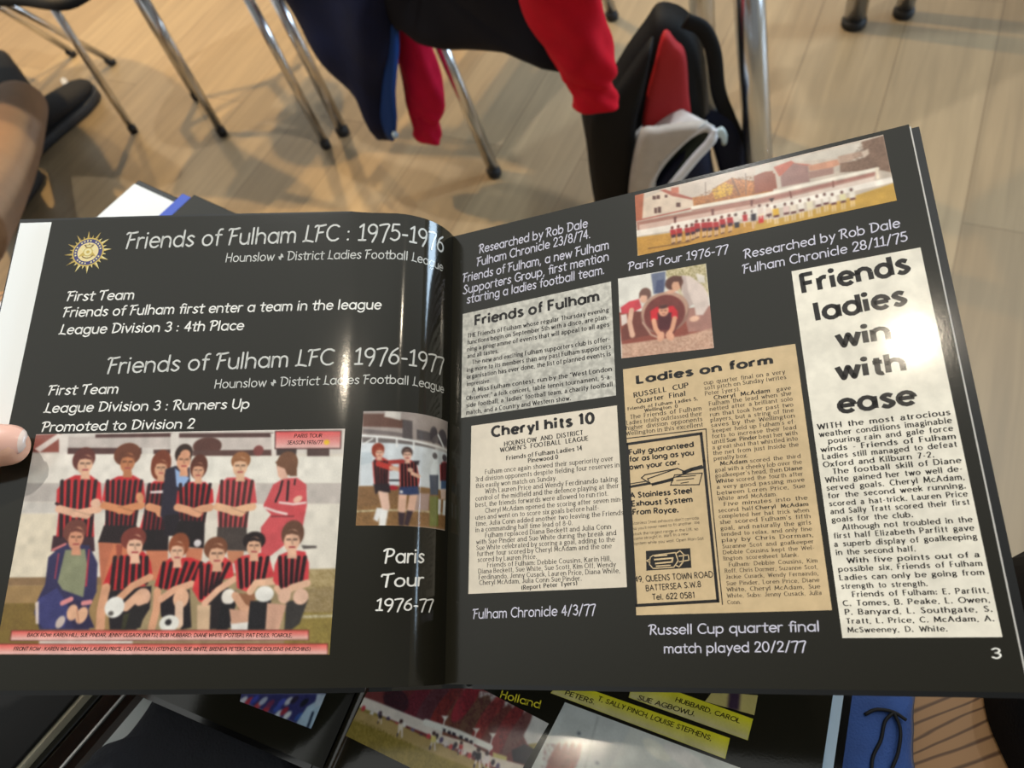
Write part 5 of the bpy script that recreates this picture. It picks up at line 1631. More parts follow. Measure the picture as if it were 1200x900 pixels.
# the album held open towards the camera
HB = Matrix(((0.96181, 0.26854, 0.05297), (-0.24592, 0.93278, -0.26353), (-0.12018, 0.24044, 0.96320)))
held = thing('photo_album', 'open square album of a football club held up with thumb on its left page', 'photo album', (-0.03424, 0.17530, 0.85089), 'black photo albums', HB)
LP = [(-0.19261, 0.02466), (-0.16788, 0.02452), (-0.13328, 0.02431), (-0.09383, 0.02379), (-0.0537, 0.02327), (-0.03986, 0.02258), (-0.02532, 0.02102), (-0.01806, 0.01825), (-0.01252, 0.01462), (-0.00733, 0.00891), (-0.00404, 0.0032), (-0.00231, -0.00129)]
LC = spline(LP, 8); LS = np.concatenate([[0], np.cumsum(np.linalg.norm(np.diff(LC, axis=0), axis=1))])
LT = np.gradient(LC, axis=0); LT /= np.linalg.norm(LT, axis=1)[:, None]
RDX, RDZ = 0.92677, 0.37562
YB, YT = -0.09809, 0.11193
def map_left(p, lift):
    s = p[:, 0] / 1000
    x = np.interp(s, LS, LC[:, 0]); z = np.interp(s, LS, LC[:, 1]); tx = np.interp(s, LS, LT[:, 0]); tz = np.interp(s, LS, LT[:, 1])
    x = np.where(s < 0, LC[0, 0] + s, x)
    L = lift / 1000
    return np.stack([x - tz * L, p[:, 1] / 1000 + YB, z + tx * L], 1)
def map_right(p, lift):
    u = p[:, 0] / 1000; L = lift / 1000
    return np.stack([u * RDX - RDZ * L, p[:, 1] / 1000 + YB, u * RDZ + RDX * L], 1)
right_prof = [(-0.006, -0.0025), (-0.003, -0.0012)] + [(u * RDX, u * RDZ) for u in np.linspace(0, 0.2031, 16)]
lp = sheet(LC, YB, YT, 0.0011).make('left_page', [page_black, paper_edge], held); lp['label'] = 'curling glossy black left page'
rp = sheet(right_prof, YB, YT - 0.0006, 0.0011).make('right_page', [page_black, mat('dark_page_edge', (60, 60, 58), .4)], held)
g = Geo()                                              # leaves below the right page
lo = [(u * RDX + RDZ * .0012, u * RDZ - RDX * .0012) for u in np.linspace(0.002, 0.2038, 6)]
bl = sheet(lo, YB + .0003, YT - .0010, 0.0065, 3).make('page_block', [paper_edge, paper_edge], held, smooth=False)
ep = sheet([(-0.2097, 0.0226), (-0.12, 0.0222), (-0.05, 0.0208), (-0.03, 0.0175)], YB + .0002, YT + .0002, 0.0022, 3).make('endpaper', [paper_white, paper_white], held, smooth=False)
ep['label'] = 'white endpaper strip at the left edge'
def board(name, prof, y0, y1):
    o = sheet(prof, y0, y1, 0.0026, 3).make(name, [cover_black, cover_black], held, smooth=False); return bevel(o, .0009)
board('left_cover', [(-0.2121, 0.0203), (-0.12, 0.0198), (-0.05, 0.0184), (-0.032, 0.0150)], YB - .0021, YT + .0037)
board('right_cover', [(u * RDX + RDZ * .0082, u * RDZ - RDX * .0082) for u in (0.006, 0.1, 0.2076)], YB - .0022, YT + .0026)
sheet(spline([(-0.0305, 0.0145), (-0.022, 0.0095), (-0.012, 0.001), (-0.003, -0.0062), (0.004, -0.0084), (0.0088, -0.0058)], 5), YB - .0020, YT + .0028, 0.0022, 3).make('spine', [cover_black, cover_black], held)
# printing on the left page
words('title', 'left_title1', map_left, lp); words('title', 'left_title2', map_left, lp)
words('subtitle', 'left_sub1', map_left, lp); words('subtitle', 'left_sub2', map_left, lp)
words('results_text', 'left_res1', map_left, lp, white_print); words('results_text', 'left_res2', map_left, lp, white_print)
words('photo_caption', 'left_paris', map_left, lp, white_print)
picture('team_photograph', 'team', map_left, lp, .33, extra=TEXTS['team'])
picture('players_photograph', 'players', map_left, lp, .33)
def badge(cx_, cy_, R):
    gold = mat('badge_gold', (196, 170, 92), .2, .35); pale = mat('badge_pale_gold', (226, 214, 160), .2, .2); blue = mat('badge_blue', (62, 60, 112), .2); deep = mat('badge_brown', (120, 98, 56), .25); cream = mat('badge_cream', (228, 208, 150), .2)
    vs, fs, fm = [], [], []
    def poly(pts, mi, lift):
        o = len(vs); vs.extend(tuple(v) for v in map_left(np.array([(cx_ + x, cy_ + y) for x, y in pts], float), lift)); fs.append(tuple(range(o, o + len(pts)))); fm.append(mi)
    def circ(r, mi, lift, n=40, x=0, y=0): poly([(x + r * math.cos(6.2832 * i / n), y + r * math.sin(6.2832 * i / n)) for i in range(n)], mi, lift)
    P = lambda r, a: (r * math.cos(a), r * math.sin(a))
    for i in range(24):                                # long and short rays
        a = 6.2832 * i / 24 + .12; big = i % 2 == 0
        r = R * (1.0 if big else .80); w = .115 if big else .085
        tip = P(r, a); l, rr, c = P(R * .62, a + w), P(R * .62, a - w), P(R * .58, a)
        poly([tip, l, c], 1 if i > 14 or i < 4 else 0, .10); poly([tip, c, rr], 3 if 4 <= i <= 14 else 0, .10)
    circ(R * .66, 0, .11); circ(R * .60, 2, .12); circ(R * .44, 4, .14)
    for i in range(26):                                # lettering round the ring, too small to read
        a = 6.2832 * i / 26
        if i % 5: poly([P(R * .555, a), P(R * .555, a + .12), P(R * .49, a + .12), P(R * .49, a)], 1, .14)
    for i in range(6):
        a = 6.2832 * i / 6 + .52
        poly([P(R * .43, a), P(R * .2, a + .5), P(R * .2, a - .5)], 0 if i % 2 else 1, .15)
    poly([(-.22 * R, .34 * R), (.22 * R, .34 * R), (.12 * R, .2 * R), (-.12 * R, .2 * R)], 3, .16); poly([(-.14 * R, .31 * R), (.14 * R, .31 * R), (.07 * R, .23 * R), (-.07 * R, .23 * R)], 1, .17)
    circ(R * .2, 0, .17); circ(R * .165, 1, .18); circ(R * .07, 0, .19)
    poly([P(R * .26, -.5 - i * .24) for i in range(9)] + [P(R * .31, -2.42 + i * .24) for i in range(9)], 3, .17)
    return mesh_obj('club_badge', vs, fs, [gold, pale, blue, deep, cream], lp, False, fm)
badge(20.7, 192.2, 11.4)
# printing on the right page
picture('team_lineup_photograph', 'strip', map_right, rp, .30)
picture('tunnel_photograph', 'tunnel', map_right, rp, .30)
for k in ('cap_fof', 'cap_cheryl', 'cap_friends', 'cap_ladies'): words('caption', k, map_right, rp)
words('photo_caption', 'cap_paris', map_right, rp); words('page_number', 'page_number', map_right, rp, white_print)
clipping('newspaper_clipping', 'fof', map_right, rp, print_material('grey_newsprint', (214, 211, 200), ROUGH, .34, 420, .18), INK)['label'] = 'grainy grey clipping'
clipping('newspaper_clipping', 'cheryl', map_right, rp, print_material('cream_newsprint', (230, 219, 200), ROUGH, .06, 300, .08), INK)['label'] = 'cream clipping in one wide column'
clipping('newspaper_clipping', 'friends', map_right, rp, print_material('pale_newsprint', (246, 240, 224), ROUGH, .10, 260, .16), INK)['label'] = 'tall narrow pale clipping with large headline'
def advert(put):
    put(np.array(AD_LOGO, float) / 10, [(0, 1, 2, 3)], 1, .10)
    for w, c, pts in AD_LINES:
        P = np.array(pts, float) / 10
        for a, b in zip(P[:-1], P[1:]):
            d = b - a; L = np.hypot(*d) + 1e-9; n = np.array([-d[1], d[0]]) / L * w / 2; e = d / L * w / 2
            put([a + n - e, a - n - e, b - n + e, b + n + e], [(0, 1, 2, 3)], 1 if c == 'ink' else 0, .13 if c == 'ink' else .16)
clipping('newspaper_clipping', 'ladies', map_right, rp, print_material('tan_newsprint', (216, 190, 148), ROUGH, .08, 300, .10), INK, advert)['label'] = 'tan clipping with a boxed advert'

# the second album, lying open flat on the table
A2 = math.radians(-34.6)
B2M = Matrix.Rotation(A2, 3, 'Z')
low = thing('photo_album', 'open album with yellow caption strips lying flat under the held album', 'photo album', (-0.1390, 0.0789, 0.772), 'black photo albums', B2M)
X2 = 5.0                                               # printed coordinates were taken from a point 5 mm right of the fold
def map_low(p, lift):
    return np.stack([p[:, 0] / 1000 + X2 / 1000, p[:, 1] / 1000, np.full(len(p), lift / 1000)], 1)
pr = [(0.0004, -0.004), (0.006, -0.0012), (0.014, -0.0001), (0.03, 0.0), (0.12, 0.0), (0.2125, 0.0)]
pl = [(-x, z) for x, z in pr[::-1]]
rp2 = sheet(spline(pr, 5), 0, .210, .0010).make('right_page', [page_black, paper_edge], low)
lp2 = sheet(spline(pl, 5), 0, .210, .0010).make('left_page', [page_black, page_black], low)
blue_edge = mat('bluish_paper_edge', (186, 208, 226), .4)
sheet([(0.003, -0.0055), (0.02, -0.0014), (0.2170, -0.0014)], .001, .209, .006, 3).make('page_block', [blue_edge, blue_edge], low, smooth=False)
dark_block = mat('dark_page_block', (40, 36, 32), .3)
sheet([(-0.2140, -0.0014), (-0.02, -0.0014), (-0.003, -0.0055)], .001, .209, .005, 3).make('page_block', [dark_block, dark_block], low, smooth=False)
bevel(sheet([(-0.219, -0.0075), (-0.008, -0.0085)], -.003, .213, .0028, 3).make('left_cover', [cover_black] * 2, low, smooth=False), .001)
bevel(sheet([(0.008, -0.0095), (0.2215, -0.0080)], -.003, .213, .0028, 3).make('right_cover', [cover_black] * 2, low, smooth=False), .001)
sheet([(-0.010, -0.0095), (0.0, -0.0112), (0.010, -0.0105)], -.003, .213, .0024, 3).make('spine', [cover_black] * 2, low, smooth=False)
picture('match_photograph', 'match', map_low, rp2, .36)
picture('pitch_photograph', 'pitch', map_low, rp2, .5)
picture('crowd_photograph', 'crowd', map_low, lp2, .4)
picture('portrait_photograph', 'portrait', map_low, rp2, .6)
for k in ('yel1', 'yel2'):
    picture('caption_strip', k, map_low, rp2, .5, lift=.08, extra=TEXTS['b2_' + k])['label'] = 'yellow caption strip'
words('title', 'b2_holland', map_low, rp2)

# ---------------------------------------------------------------- other albums on the table
def flat_point(x, y, z): return Vector((x, y, z))
A3 = math.radians(-48)  # most positions and outlines from here on: image pixels unprojected to world coordinates
far = thing('photo_album', 'album at the far left with white endpaper and blue strip showing behind the held album', 'photo album', (-0.2612, 0.5843, 0.741), 'black photo albums', Matrix.Rotation(A3, 3, 'Z'))
g = Geo(); g.box((-0.0100, -0.214, 0.0), (0.213, 0.0085, 0.0026)); bevel(g.make('left_cover', cover_black, far, smooth=False), .001)
g = Geo(); g.box((0, -0.21, 0.0028), (0.21, 0, 0.0090)); g.make('endpaper', paper_white, far, smooth=False)
g = Geo(); g.box((0.0624, -0.209, 0.0092), (0.0729, 0.0071, 0.0155)); g.make('blue_strip', mat('blue_page_strip', (66, 92, 190), .3), far, smooth=False)
g = Geo(); g.box((0.0735, -0.21, 0.0092), (0.212, 0.0107, 0.0160)); bevel(g.make('left_page', page_black, far, smooth=False), .0006)

A4 = math.radians(-50)
near = thing('photo_album', 'album at the lower left with white endpaper strip under the dark navy cloth', 'photo album', (-0.2835, 0.112, 0.741), 'black photo albums', Matrix.Rotation(A4, 3, 'Z'))
g = Geo(); g.box((-0.0225, -0.16, 0.0), (0.215, 0.075, 0.0030)); bevel(g.make('left_cover', cover_black, near, smooth=False), .001)
g = Geo(); g.box((-0.0035, -0.158, 0.0032), (0.21, 0.072, 0.0060)); g.make('page_block', mat('dark_page_block', (40, 36, 32), .3), near, smooth=False)
g = Geo(); g.box((-0.0120, -0.158, 0.0030), (-0.0108, 0.072, 0.0042)); g.make('edge_highlight', mat('pale_edge_highlight', (226, 226, 222), .4), near, smooth=False)  # pale sliver standing in for a thin highlight along the cover edge
g = Geo(); g.box((0.0025, -0.157, 0.0062), (0.21, 0.071, 0.0080)); g.make('endpaper', mat('grey_endpaper', (214, 222, 220), .4), near, smooth=False)
g = Geo(); g.box((0.022, -0.150, 0.0082), (0.21, 0.071, 0.0092)); g.make('left_page', page_black, near, smooth=False)

A5 = math.radians(-50)
closed = thing('photo_album', 'closed thick black album at the lower left corner with gilded page edges', 'photo album', (-0.3085, 0.128, 0.741), 'black photo albums', Matrix.Rotation(A5, 3, 'Z'))
gilt = mat('gilded_page_edge', (244, 236, 208), .3, .2)
g = Geo(); g.box((-0.20, -0.11, 0.0), (0.0045, 0.10, 0.0026)); bevel(g.make('back_cover', cover_black, closed, smooth=False), .001)
g = Geo(); g.box((-0.20, -0.108, 0.0028), (0.0005, 0.098, 0.0085)); g.make('page_block', gilt, closed, smooth=False)
g = Geo(); g.box((-0.20, -0.11, 0.0087), (-0.0010, 0.10, 0.0115)); bevel(g.make('front_cover', mat('matt_black_cover', (14, 14, 14), .5, spec=.25), closed, smooth=False), .001)

navy = mat('navy_cloth', (20, 23, 33), .8, bump=.3, bscale=700, vary=.15, vscale=60)
cl = [(-0.2269, 0.1547, 0.7535), (-0.2324, 0.1413, 0.7535), (-0.2393, 0.1327, 0.7535), (-0.2475, 0.1255, 0.7535), (-0.2539, 0.1244, 0.7535), (-0.2614, 0.1239, 0.7535), (-0.2671, 0.1196, 0.7535), (-0.2717, 0.1071, 0.7535), (-0.1658, 0.0767, 0.7535), (-0.1596, 0.0987, 0.7535), (-0.1763, 0.1201, 0.7535), (-0.1989, 0.1443, 0.7535)]
o = pillow('navy_cloth', cl, .0040, navy, None, (0, 0, 1), 8, .0008, 3, 60, back=.2)
tag(o, 'dark navy cloth lying over the album at the lower left', 'cloth')

# blue drawstring pouch beside the second album
denim = mat('blue_fabric', (60, 98, 176), .75, bump=.35, bscale=900, sheen=.2, vary=.12, vscale=70)
pch = thing('drawstring_pouch', 'blue fabric pouch with black drawstrings between the lower album and bare oak', 'pouch', (0.10, 0.03, 0.7405))
pz = [(0.078, 0.066, .001), (0.136, 0.046, .001), (0.1335, 0.030, .001), (0.122, 0.006, .001), (0.118, -0.045, .001), (0.03, -0.04, .001), (0.05, 0.03, .001)]
pillow('bag_body', [(x - .10, y - .03, z) for x, y, z in pz], .012, denim, pch, (0, 0, 1), 8, .0016, 8, 90, back=.02)
cord = mat('black_cord', (16, 17, 22), .6)
for pts in ([(0.1225, 0.0335), (0.117, 0.031), (0.1115, 0.0245), (0.104, 0.018), (0.098, 0.006)], [(0.1225, 0.0335), (0.1215, 0.026), (0.116, 0.018), (0.108, 0.010), (0.104, -0.002)], [(0.110, 0.036), (0.116, 0.0365), (0.1225, 0.0335), (0.126, 0.029)]):
    g = Geo(); g.tube(spline([(x - .10, y - .03, .0135) for x, y in pts], 6), .0008, 8); g.make('drawstring', cord, pch)

black_cloth = mat('black_cloth', (9, 9, 10), .85, spec=.2, bump=.3, bscale=600)
bc = [(0.2235, 0.086, .742), (0.200, 0.072, .742), (0.178, 0.045, .742), (0.1655, 0.026, .742), (0.161, 0.001, .742), (0.158, -0.06, .742), (0.20, -0.12, .742), (0.29, -0.10, .742), (0.32, 0.0, .742), (0.28, 0.075, .742)]
o = pillow('black_coat', bc, .05, black_cloth, None, (0, 0, 1), 9, .004, 5, 40, back=.01)
tag(o, 'black coat heaped over the right edge of the oak table', 'coat')

# ---------------------------------------------------------------- the hand that holds the album
THUMB = (-0.174, -0.0015)
def build_hand():
    skin = mat('skin', (222, 170, 142), .45, sss=.25, vary=.10, vscale=90, bump=.05, bscale=700)
    hand = thing('person', 'left hand of a person gripping the open album, thumb on the white endpaper', 'person', Vector(held.location), None, HB)
    g = Geo()
    def limb(pts, rad, flat=1.0):
        P = spline(pts, 6); R = np.interp(np.linspace(0, 1, len(P)), np.linspace(0, 1, len(rad)), rad)
        g.tube(P, list(R), 18, flat=flat)
        for q, r in ((P[0], R[0]), (P[-1], R[-1])):
            rings = [[Vector(q) + Vector((r * math.cos(a) * math.cos(b), r * math.sin(a) * math.cos(b), r * math.sin(b) * flat)) for a in np.linspace(0, 6.2832, 16, endpoint=False)] for b in np.linspace(-1.5, 1.5, 9)]
            g.loft(rings)
    TX_, TY_ = THUMB
    # thumb lies on the page from the left, tip at TX_,TY_
    limb([(TX_ - .0095, TY_ - .0006, .0338), (TX_ - .022, TY_ - .0012, .0355), (TX_ - .040, TY_ - .004, .0370), (TX_ - .062, TY_ - .012, .0330), (TX_ - .085, TY_ - .028, .018)], [.0083, .0100, .0108, .0112, .0165], .86)
    # palm and wrist beyond the left cover
    limb([(-0.245, TY_ - .012, .006), (-0.262, TY_ - .030, .000), (-0.285, TY_ - .062, -.006)], [.017, .024, .027], .75)
    limb([(-0.275, TY_ - .05, -.004), (-0.32, TY_ - .11, -.012), (-0.37, TY_ - .18, -.02)], [.029, .027, .031], .85)
    # four fingers under the cover, unequal and slightly bent
    for dy, ln, bend in ((.030, .070, .0), (.010, .080, .001), (-.010, .074, .001), (-.029, .058, .0)):
        y = TY_ + dy; z = .0092
        limb([(-0.252, TY_ - .022 + dy * .55, -.001), (-0.236, y * .5 + (TY_ - .018 + dy * .7) * .5, .002), (-0.222, y - .003, .0055), (-0.222 + ln * .45, y + .001, .0078), (-0.222 + ln, y + .003, .0080)], [.0105, .0100, .0092, .0086, .0068])
    o = g.make('hand', skin, hand)
    rm = o.modifiers.new('remesh', 'REMESH'); rm.mode = 'VOXEL'; rm.voxel_size = .0012; rm.use_smooth_shade = True
    sm = o.modifiers.new('smooth', 'SMOOTH'); sm.iterations = 6; sm.factor = .5
    # nail
    nail = mat('fingernail', (222, 172, 152), .3, coat=.3)
    free = mat('nail_free_edge', (218, 196, 182), .3, coat=.3)
    vs, fs, fm = [], [], []; nu, nv = 15, 11
    for i in range(nu):
        t = i / (nu - 1); x = TX_ - .0165 + .0158 * t
        hw = .0068 * math.sqrt(max(0.02, 1 - max(0, (t - .55) / .47) ** 2.2)) * (0.86 + .14 * min(1, t * 4))
        zc = .0437 - .0035 * t - .0032 * t ** 3
        for j in range(nv):
            s = (j / (nv - 1)) * 2 - 1
            vs.append((x, TY_ + .0008 + hw * s, zc - .0066 * (hw / .0068) ** 1 * (1 - math.sqrt(max(0, 1 - .72 * s * s)))))
    for i in range(nu - 1):
        for j in range(nv - 1):
            a = i * nv + j; fs.append((a, a + nv, a + nv + 1, a + 1)); fm.append(1 if i >= nu - 3 else 0)
    n = mesh_obj('thumbnail', vs, fs, [nail, free], hand, True, fm)
    sd = n.modifiers.new('solid', 'SOLIDIFY'); sd.thickness = .0012; sd.offset = -1
    # sleeve cuff
    g2 = Geo(); g2.tube(spline([(-0.335, TY_ - .130, -.014), (-0.37, TY_ - .18, -.02), (-0.42, TY_ - .26, -.03)], 4), [.036] * 4 + [.040] * 5, 18, True, .9)
    g2.make('sleeve', mat('black_sleeve', (18, 18, 20), .8), hand)
build_hand()

# ---------------------------------------------------------------- chairs
def oval_slab(c, ax, ay, az, rx, ry, th, n=28):
    """rounded oval pad with centre c, in-plane axes ax, ay and thickness along az"""
    rings = []
    for s, h in ((.86, -.5), (.97, -.3), (1, 0), (.97, .3), (.86, .5), (.5, .56), (.05, .58)):
        rings.append([c + ax * (rx * s * math.copysign(abs(math.cos(t)) ** .8, math.cos(t))) + ay * (ry * s * math.copysign(abs(math.sin(t)) ** .8, math.sin(t))) + az * (th * h) for t in np.linspace(0, 6.2832, n, endpoint=False)])
    return rings
def chair(label, feet, tops, back_near=True, r=.0105, group=None, seat_scale=1.0, back=True, outline=None):
    """feet and tops run near left, near right, far right, far left"""
    c0 = Vector((sum(f[0] for f in feet) / 4, sum(f[1] for f in feet) / 4, 0))
    t = thing('stacking_chair', label, 'chair', c0, group)
    F = [Vector((*f, 0)) - c0 for f in feet]; T = [Vector((*p, .44)) - c0 for p in tops]
    for f, p in zip(F, T):
        g = Geo(); g.tube([f + Vector((0, 0, .012)), p], r, 14); lg = g.make('leg', chrome, t)
        g = Geo(); d = (p - f).normalized(); g.tube([f, f + Vector((0, 0, .006)), f + d * .020, f + d * .024], [r * 1.05, r * 1.22, r * 1.16, r * .9], 14); g.make('rubber_foot', rubber, lg)
    g = Geo()
    for a, b in ((0, 1), (1, 2), (2, 3), (3, 0)): g.tube([T[a], T[b]], r, 10)
    g.make('seat_frame', chrome, t)
    c = sum(T, Vector()) / 4; ax = (T[1] - T[0]).normalized(); ay = Vector((-ax.y, ax.x, 0))
    w = (T[1] - T[0]).length * .5 + .03; d = (T[2] - T[1]).length * .5 + .02
    if outline: pillow('seat', [tuple(Vector((*p, .47)) - c0) for p in outline], .02, dark_seat, t, (0, 0, 1), 6, back=.8)
    else:
        g = Geo(); g.loft(oval_slab(c + Vector((0, 0, .022)), ax, ay, Vector((0, 0, 1)), w * seat_scale, d * seat_scale, .035)); g.make('seat', dark_seat, t)
    if back:
        i, j = (0, 1) if back_near else (3, 2)
        out = (-ay if back_near else ay)
        for k in (i, j):
            g = Geo(); g.tube(spline([T[k], T[k] + Vector((0, 0, .18)) + out * .004, T[k] + Vector((0, 0, .38)) + out * .012], 6), r, 12)
            g.make('back_post', chrome, t)
        bc_ = (T[i] + T[j]) / 2 + Vector((0, 0, .30)) - out * .004
        g = Geo(); g.loft(oval_slab(bc_, ax, Vector((0, 0, 1)), out, w * .95, .11, .02)); g.make('backrest', dark_seat, t)
    return t
GRP = None
chair('chrome legged chair beside the shoe at upper left', [(-1.25, 2.02), (-0.758, 1.893), (-0.835, 2.257), (-0.964, 2.370)], [(-1.20, 2.05), (-0.742, 1.899), (-1.060, 2.160), (-1.148, 2.287)], r=.0095, back=False,
      outline=[(-0.7335, 1.6623), (-0.6768, 1.6272), (-0.6114, 1.5747), (-0.5687, 1.5726), (-0.5582, 1.6177), (-0.70, 1.82), (-0.82, 2.10), (-1.0, 2.3), (-1.2, 2.25), (-1.15, 1.95), (-0.9, 1.75)])
chair('chrome chair whose four slim legs show left of the blue jacket', [(-0.517, 1.766), (-0.261, 1.596), (-0.253, 2.114), (-0.583, 1.956)], [(-0.514, 1.767), (-0.282, 1.593), (-0.330, 2.10), (-0.594, 1.990)], True, seat_scale=.82)
chair('chrome chair with the blue jacket and red sweatshirt on its back', [(-0.214, 1.625), (0.100, 1.325), (0.515, 1.755), (0.15, 2.02)], [(-0.235, 1.618), (0.045, 1.328), (0.42, 1.75), (0.10, 2.0)], True, r=.0135)

# two tables with thick chrome legs at upper right
def leg_table(label, legs, top_poly, r):
    c0 = Vector((legs[0][0][0], legs[0][0][1], 0)); t = thing('dining_table', label, 'table', c0)
    for f, p in legs:
        f = Vector((*f, 0)) - c0; p = Vector((*p, .71)) - c0
        g = Geo(); g.tube([f + Vector((0, 0, .012)), p], r, 16); lg = g.make('leg', chrome, t)
        g = Geo(); d = (p - f).normalized(); g.tube([f, f + Vector((0, 0, .005)), f + d * .018, f + d * .022], [r * 1.0, r * 1.15, r * 1.12, r * .9], 16); g.make('rubber_foot', rubber, lg)
    g = Geo(); n = len(top_poly)
    g.add([Vector((x, y, .71)) - c0 for x, y in top_poly] + [Vector((x, y, .735)) - c0 for x, y in top_poly], [tuple(range(n))[::-1], tuple(range(n, 2 * n))] + [(i, (i + 1) % n, (i + 1) % n + n, i + n) for i in range(n)])
    g.make('tabletop', MATS['oak_table_light'], t, smooth=False)
mat('oak_table_light', (190, 160, 120), .4, vary=.1)
leg_table('table with thick chrome legs right behind the black backpack', [((0.546, 0.933), (0.535, 1.176)), ((0.585, 1.310), (0.530, 1.330)), ((0.999, 1.455), (0.985, 1.475))], [(0.50, 1.12), (0.56, 1.36), (1.02, 1.50), (0.95, 1.20)], .0245)
leg_table('table with a chrome leg at the top right corner of the floor', [((1.110, 1.438), (1.085, 1.456)), ((1.60, 1.20), (1.60, 1.20)), ((1.70, 1.65), (1.70, 1.65))], [(1.05, 1.42), (1.12, 1.62), (1.75, 1.70), (1.65, 1.15)], .0205)

# ---------------------------------------------------------------- jacket and sweatshirt over the chair back
blue_cloth = mat('blue_jacket_cloth', (9, 20, 54), .8, spec=.2, bump=.3, bscale=500, vary=.25, vscale=14)
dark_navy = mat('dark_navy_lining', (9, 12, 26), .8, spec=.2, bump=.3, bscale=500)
jk = thing('jacket', 'navy blue jacket hanging from the chair back with its sleeve pointing down', 'jacket', (-0.05, 1.36, 0.1))
J0 = Vector((-0.05, 1.36, 0.1)); NJ = (-0.70, -0.71, 0.05)
def rel(pts, o): return [tuple(Vector(p) - o) for p in pts]  # jacket and sweatshirt points below were scaled about the camera, then baked
slv = [(-0.239, 1.514, 0.644), (-0.191, 1.461, 0.472), (-0.172, 1.438, 0.376), (-0.152, 1.415, 0.32), (-0.114, 1.372, 0.257), (-0.103, 1.36, 0.203), (-0.102, 1.359, 0.159), (-0.094, 1.348, 0.148), (-0.077, 1.33, 0.173), (-0.059, 1.309, 0.264), (-0.034, 1.283, 0.338), (-0.014, 1.259, 0.396), (0.0, 1.242, 0.472), (0.029, 1.209, 0.644)]
pillow('sleeve', rel(slv, J0), .045, blue_cloth, jk, NJ, 10, .007, 2, 26, rel([(-0.086, 1.342, 0.396)], J0)[0], back=.5)
body = [(-0.048, 1.289, 0.682), (-0.017, 1.261, 0.448), (0.0, 1.242, 0.429), (0.017, 1.221, 0.418), (0.027, 1.212, 0.411), (0.057, 1.177, 0.413), (0.096, 1.135, 0.426), (0.152, 1.071, 0.439), (0.198, 1.021, 0.432), (0.226, 0.992, 0.437), (0.221, 0.999, 0.529), (0.211, 1.008, 0.682)]
pillow('body', rel(body, J0), .04, dark_navy, jk, NJ, 8, .006, 6, 24, rel([(0.083, 1.188, 0.548)], J0)[0], back=.5)
hem = [(-0.005, 1.242, 0.474), (-0.012, 1.244, 0.424), (-0.02, 1.25, 0.388), (-0.049, 1.272, 0.299), (-0.071, 1.287, 0.213), (-0.087, 1.302, 0.179), (-0.097, 1.312, 0.187), (-0.096, 1.313, 0.224), (-0.074, 1.296, 0.288), (-0.045, 1.273, 0.369)]
pillow('sleeve_hem', rel(hem, J0), .012, mat('royal_blue_cloth', (24, 62, 130), .8, spec=.2, bump=.3, bscale=500), jk, NJ, 5, .002, 4, 30, back=.4)
g = Geo(); g.loft([[Vector((-0.076, 1.277, 0.211)) - J0 + Vector((.006 * math.cos(a) * s, .006 * math.sin(a) * s, h)) for a in np.linspace(0, 6.283, 12, endpoint=False)] for s, h in ((.7, -.006), (1, -.003), (1, .003), (.7, .006))]); g.make('snap_button', mat('pale_blue_button', (160, 190, 220), .3), jk)

def sweat_sleeve(name, path, rad, mtl, parent, cuff=None, flat=.62):
    P = spline(path, 7); R = np.interp(np.linspace(0, 1, len(P)), np.linspace(0, 1, len(rad)), rad)
    seg = 36; vs = []; n = len(P); up = Vector((-.7, -.71, 0)).normalized()
    for i in range(n):
        t = Vector(P[min(i + 1, n - 1)] - P[max(0, i - 1)]).normalized(); a = (up - t * up.dot(t)).normalized(); b = t.cross(a)
        for k in range(seg):
            th = 6.2832 * k / seg; w = 1 + .07 * math.sin(3 * th + i * .35) + .05 * math.sin(5 * th - i * .5 + 1)
            vs.append(Vector(P[i]) + (b * math.cos(th) + a * math.sin(th) * flat) * R[i] * w)
    fs = [(i * seg + k, i * seg + (k + 1) % seg, (i + 1) * seg + (k + 1) % seg, (i + 1) * seg + k) for i in range(n - 1) for k in range(seg)] + [tuple(range(seg))[::-1], tuple((n - 1) * seg + k for k in range(seg))]
    return mesh_obj(name, vs, fs, mtl, parent)
red = mat('red_fleece', (196, 16, 38), .9, spec=.2, bump=.25, bscale=700, vary=.1, vscale=30)
pink = mat('crimson_fleece', (188, 18, 60), .9, spec=.2, bump=.25, bscale=700, vary=.1, vscale=30)
sw = thing('sweatshirt', 'bright red sweatshirt whose two sleeves hang below the navy jacket', 'sweatshirt', (0.1, 1.2, 0.15)); S0 = Vector((0.1, 1.2, 0.15))
R_ = lambda pts: rel(pts, S0)
sweat_sleeve('sleeve', R_([(0.005, 1.31, 0.76), (0.005, 1.31, 0.628), (0.008, 1.305, 0.451), (0.008, 1.302, 0.352), (0.002, 1.305, 0.268), (-0.008, 1.31, 0.214)]), [.034, .036, .036, .040, .044, .036], pink, sw)
sweat_sleeve('cuff', R_([(-0.007, 1.309, 0.219), (-0.014, 1.312, 0.185), (-0.02, 1.315, 0.155)]), [.034, .033, .031], pink, sw)
sweat_sleeve('sleeve', R_([(0.184, 1.023, 0.76), (0.204, 0.993, 0.685), (0.214, 0.983, 0.58), (0.228, 0.971, 0.509), (0.238, 0.961, 0.461), (0.241, 0.958, 0.438)]), [.055, .060, .060, .054, .046, .038], red, sw)
sweat_sleeve('cuff', R_([(0.241, 0.958, 0.44), (0.243, 0.956, 0.418), (0.245, 0.954, 0.396)]), [.036, .036, .038], red, sw)
pillow('body', R_([(-0.01, 1.315, 0.751), (0.089, 1.216, 0.746), (0.197, 1.064, 0.751), (0.231, 1.015, 0.776), (0.217, 1.044, 0.805), (0.089, 1.221, 0.82), (-0.03, 1.325, 0.805)]), .016, red, sw, NJ, 6, .002, 9, 20)

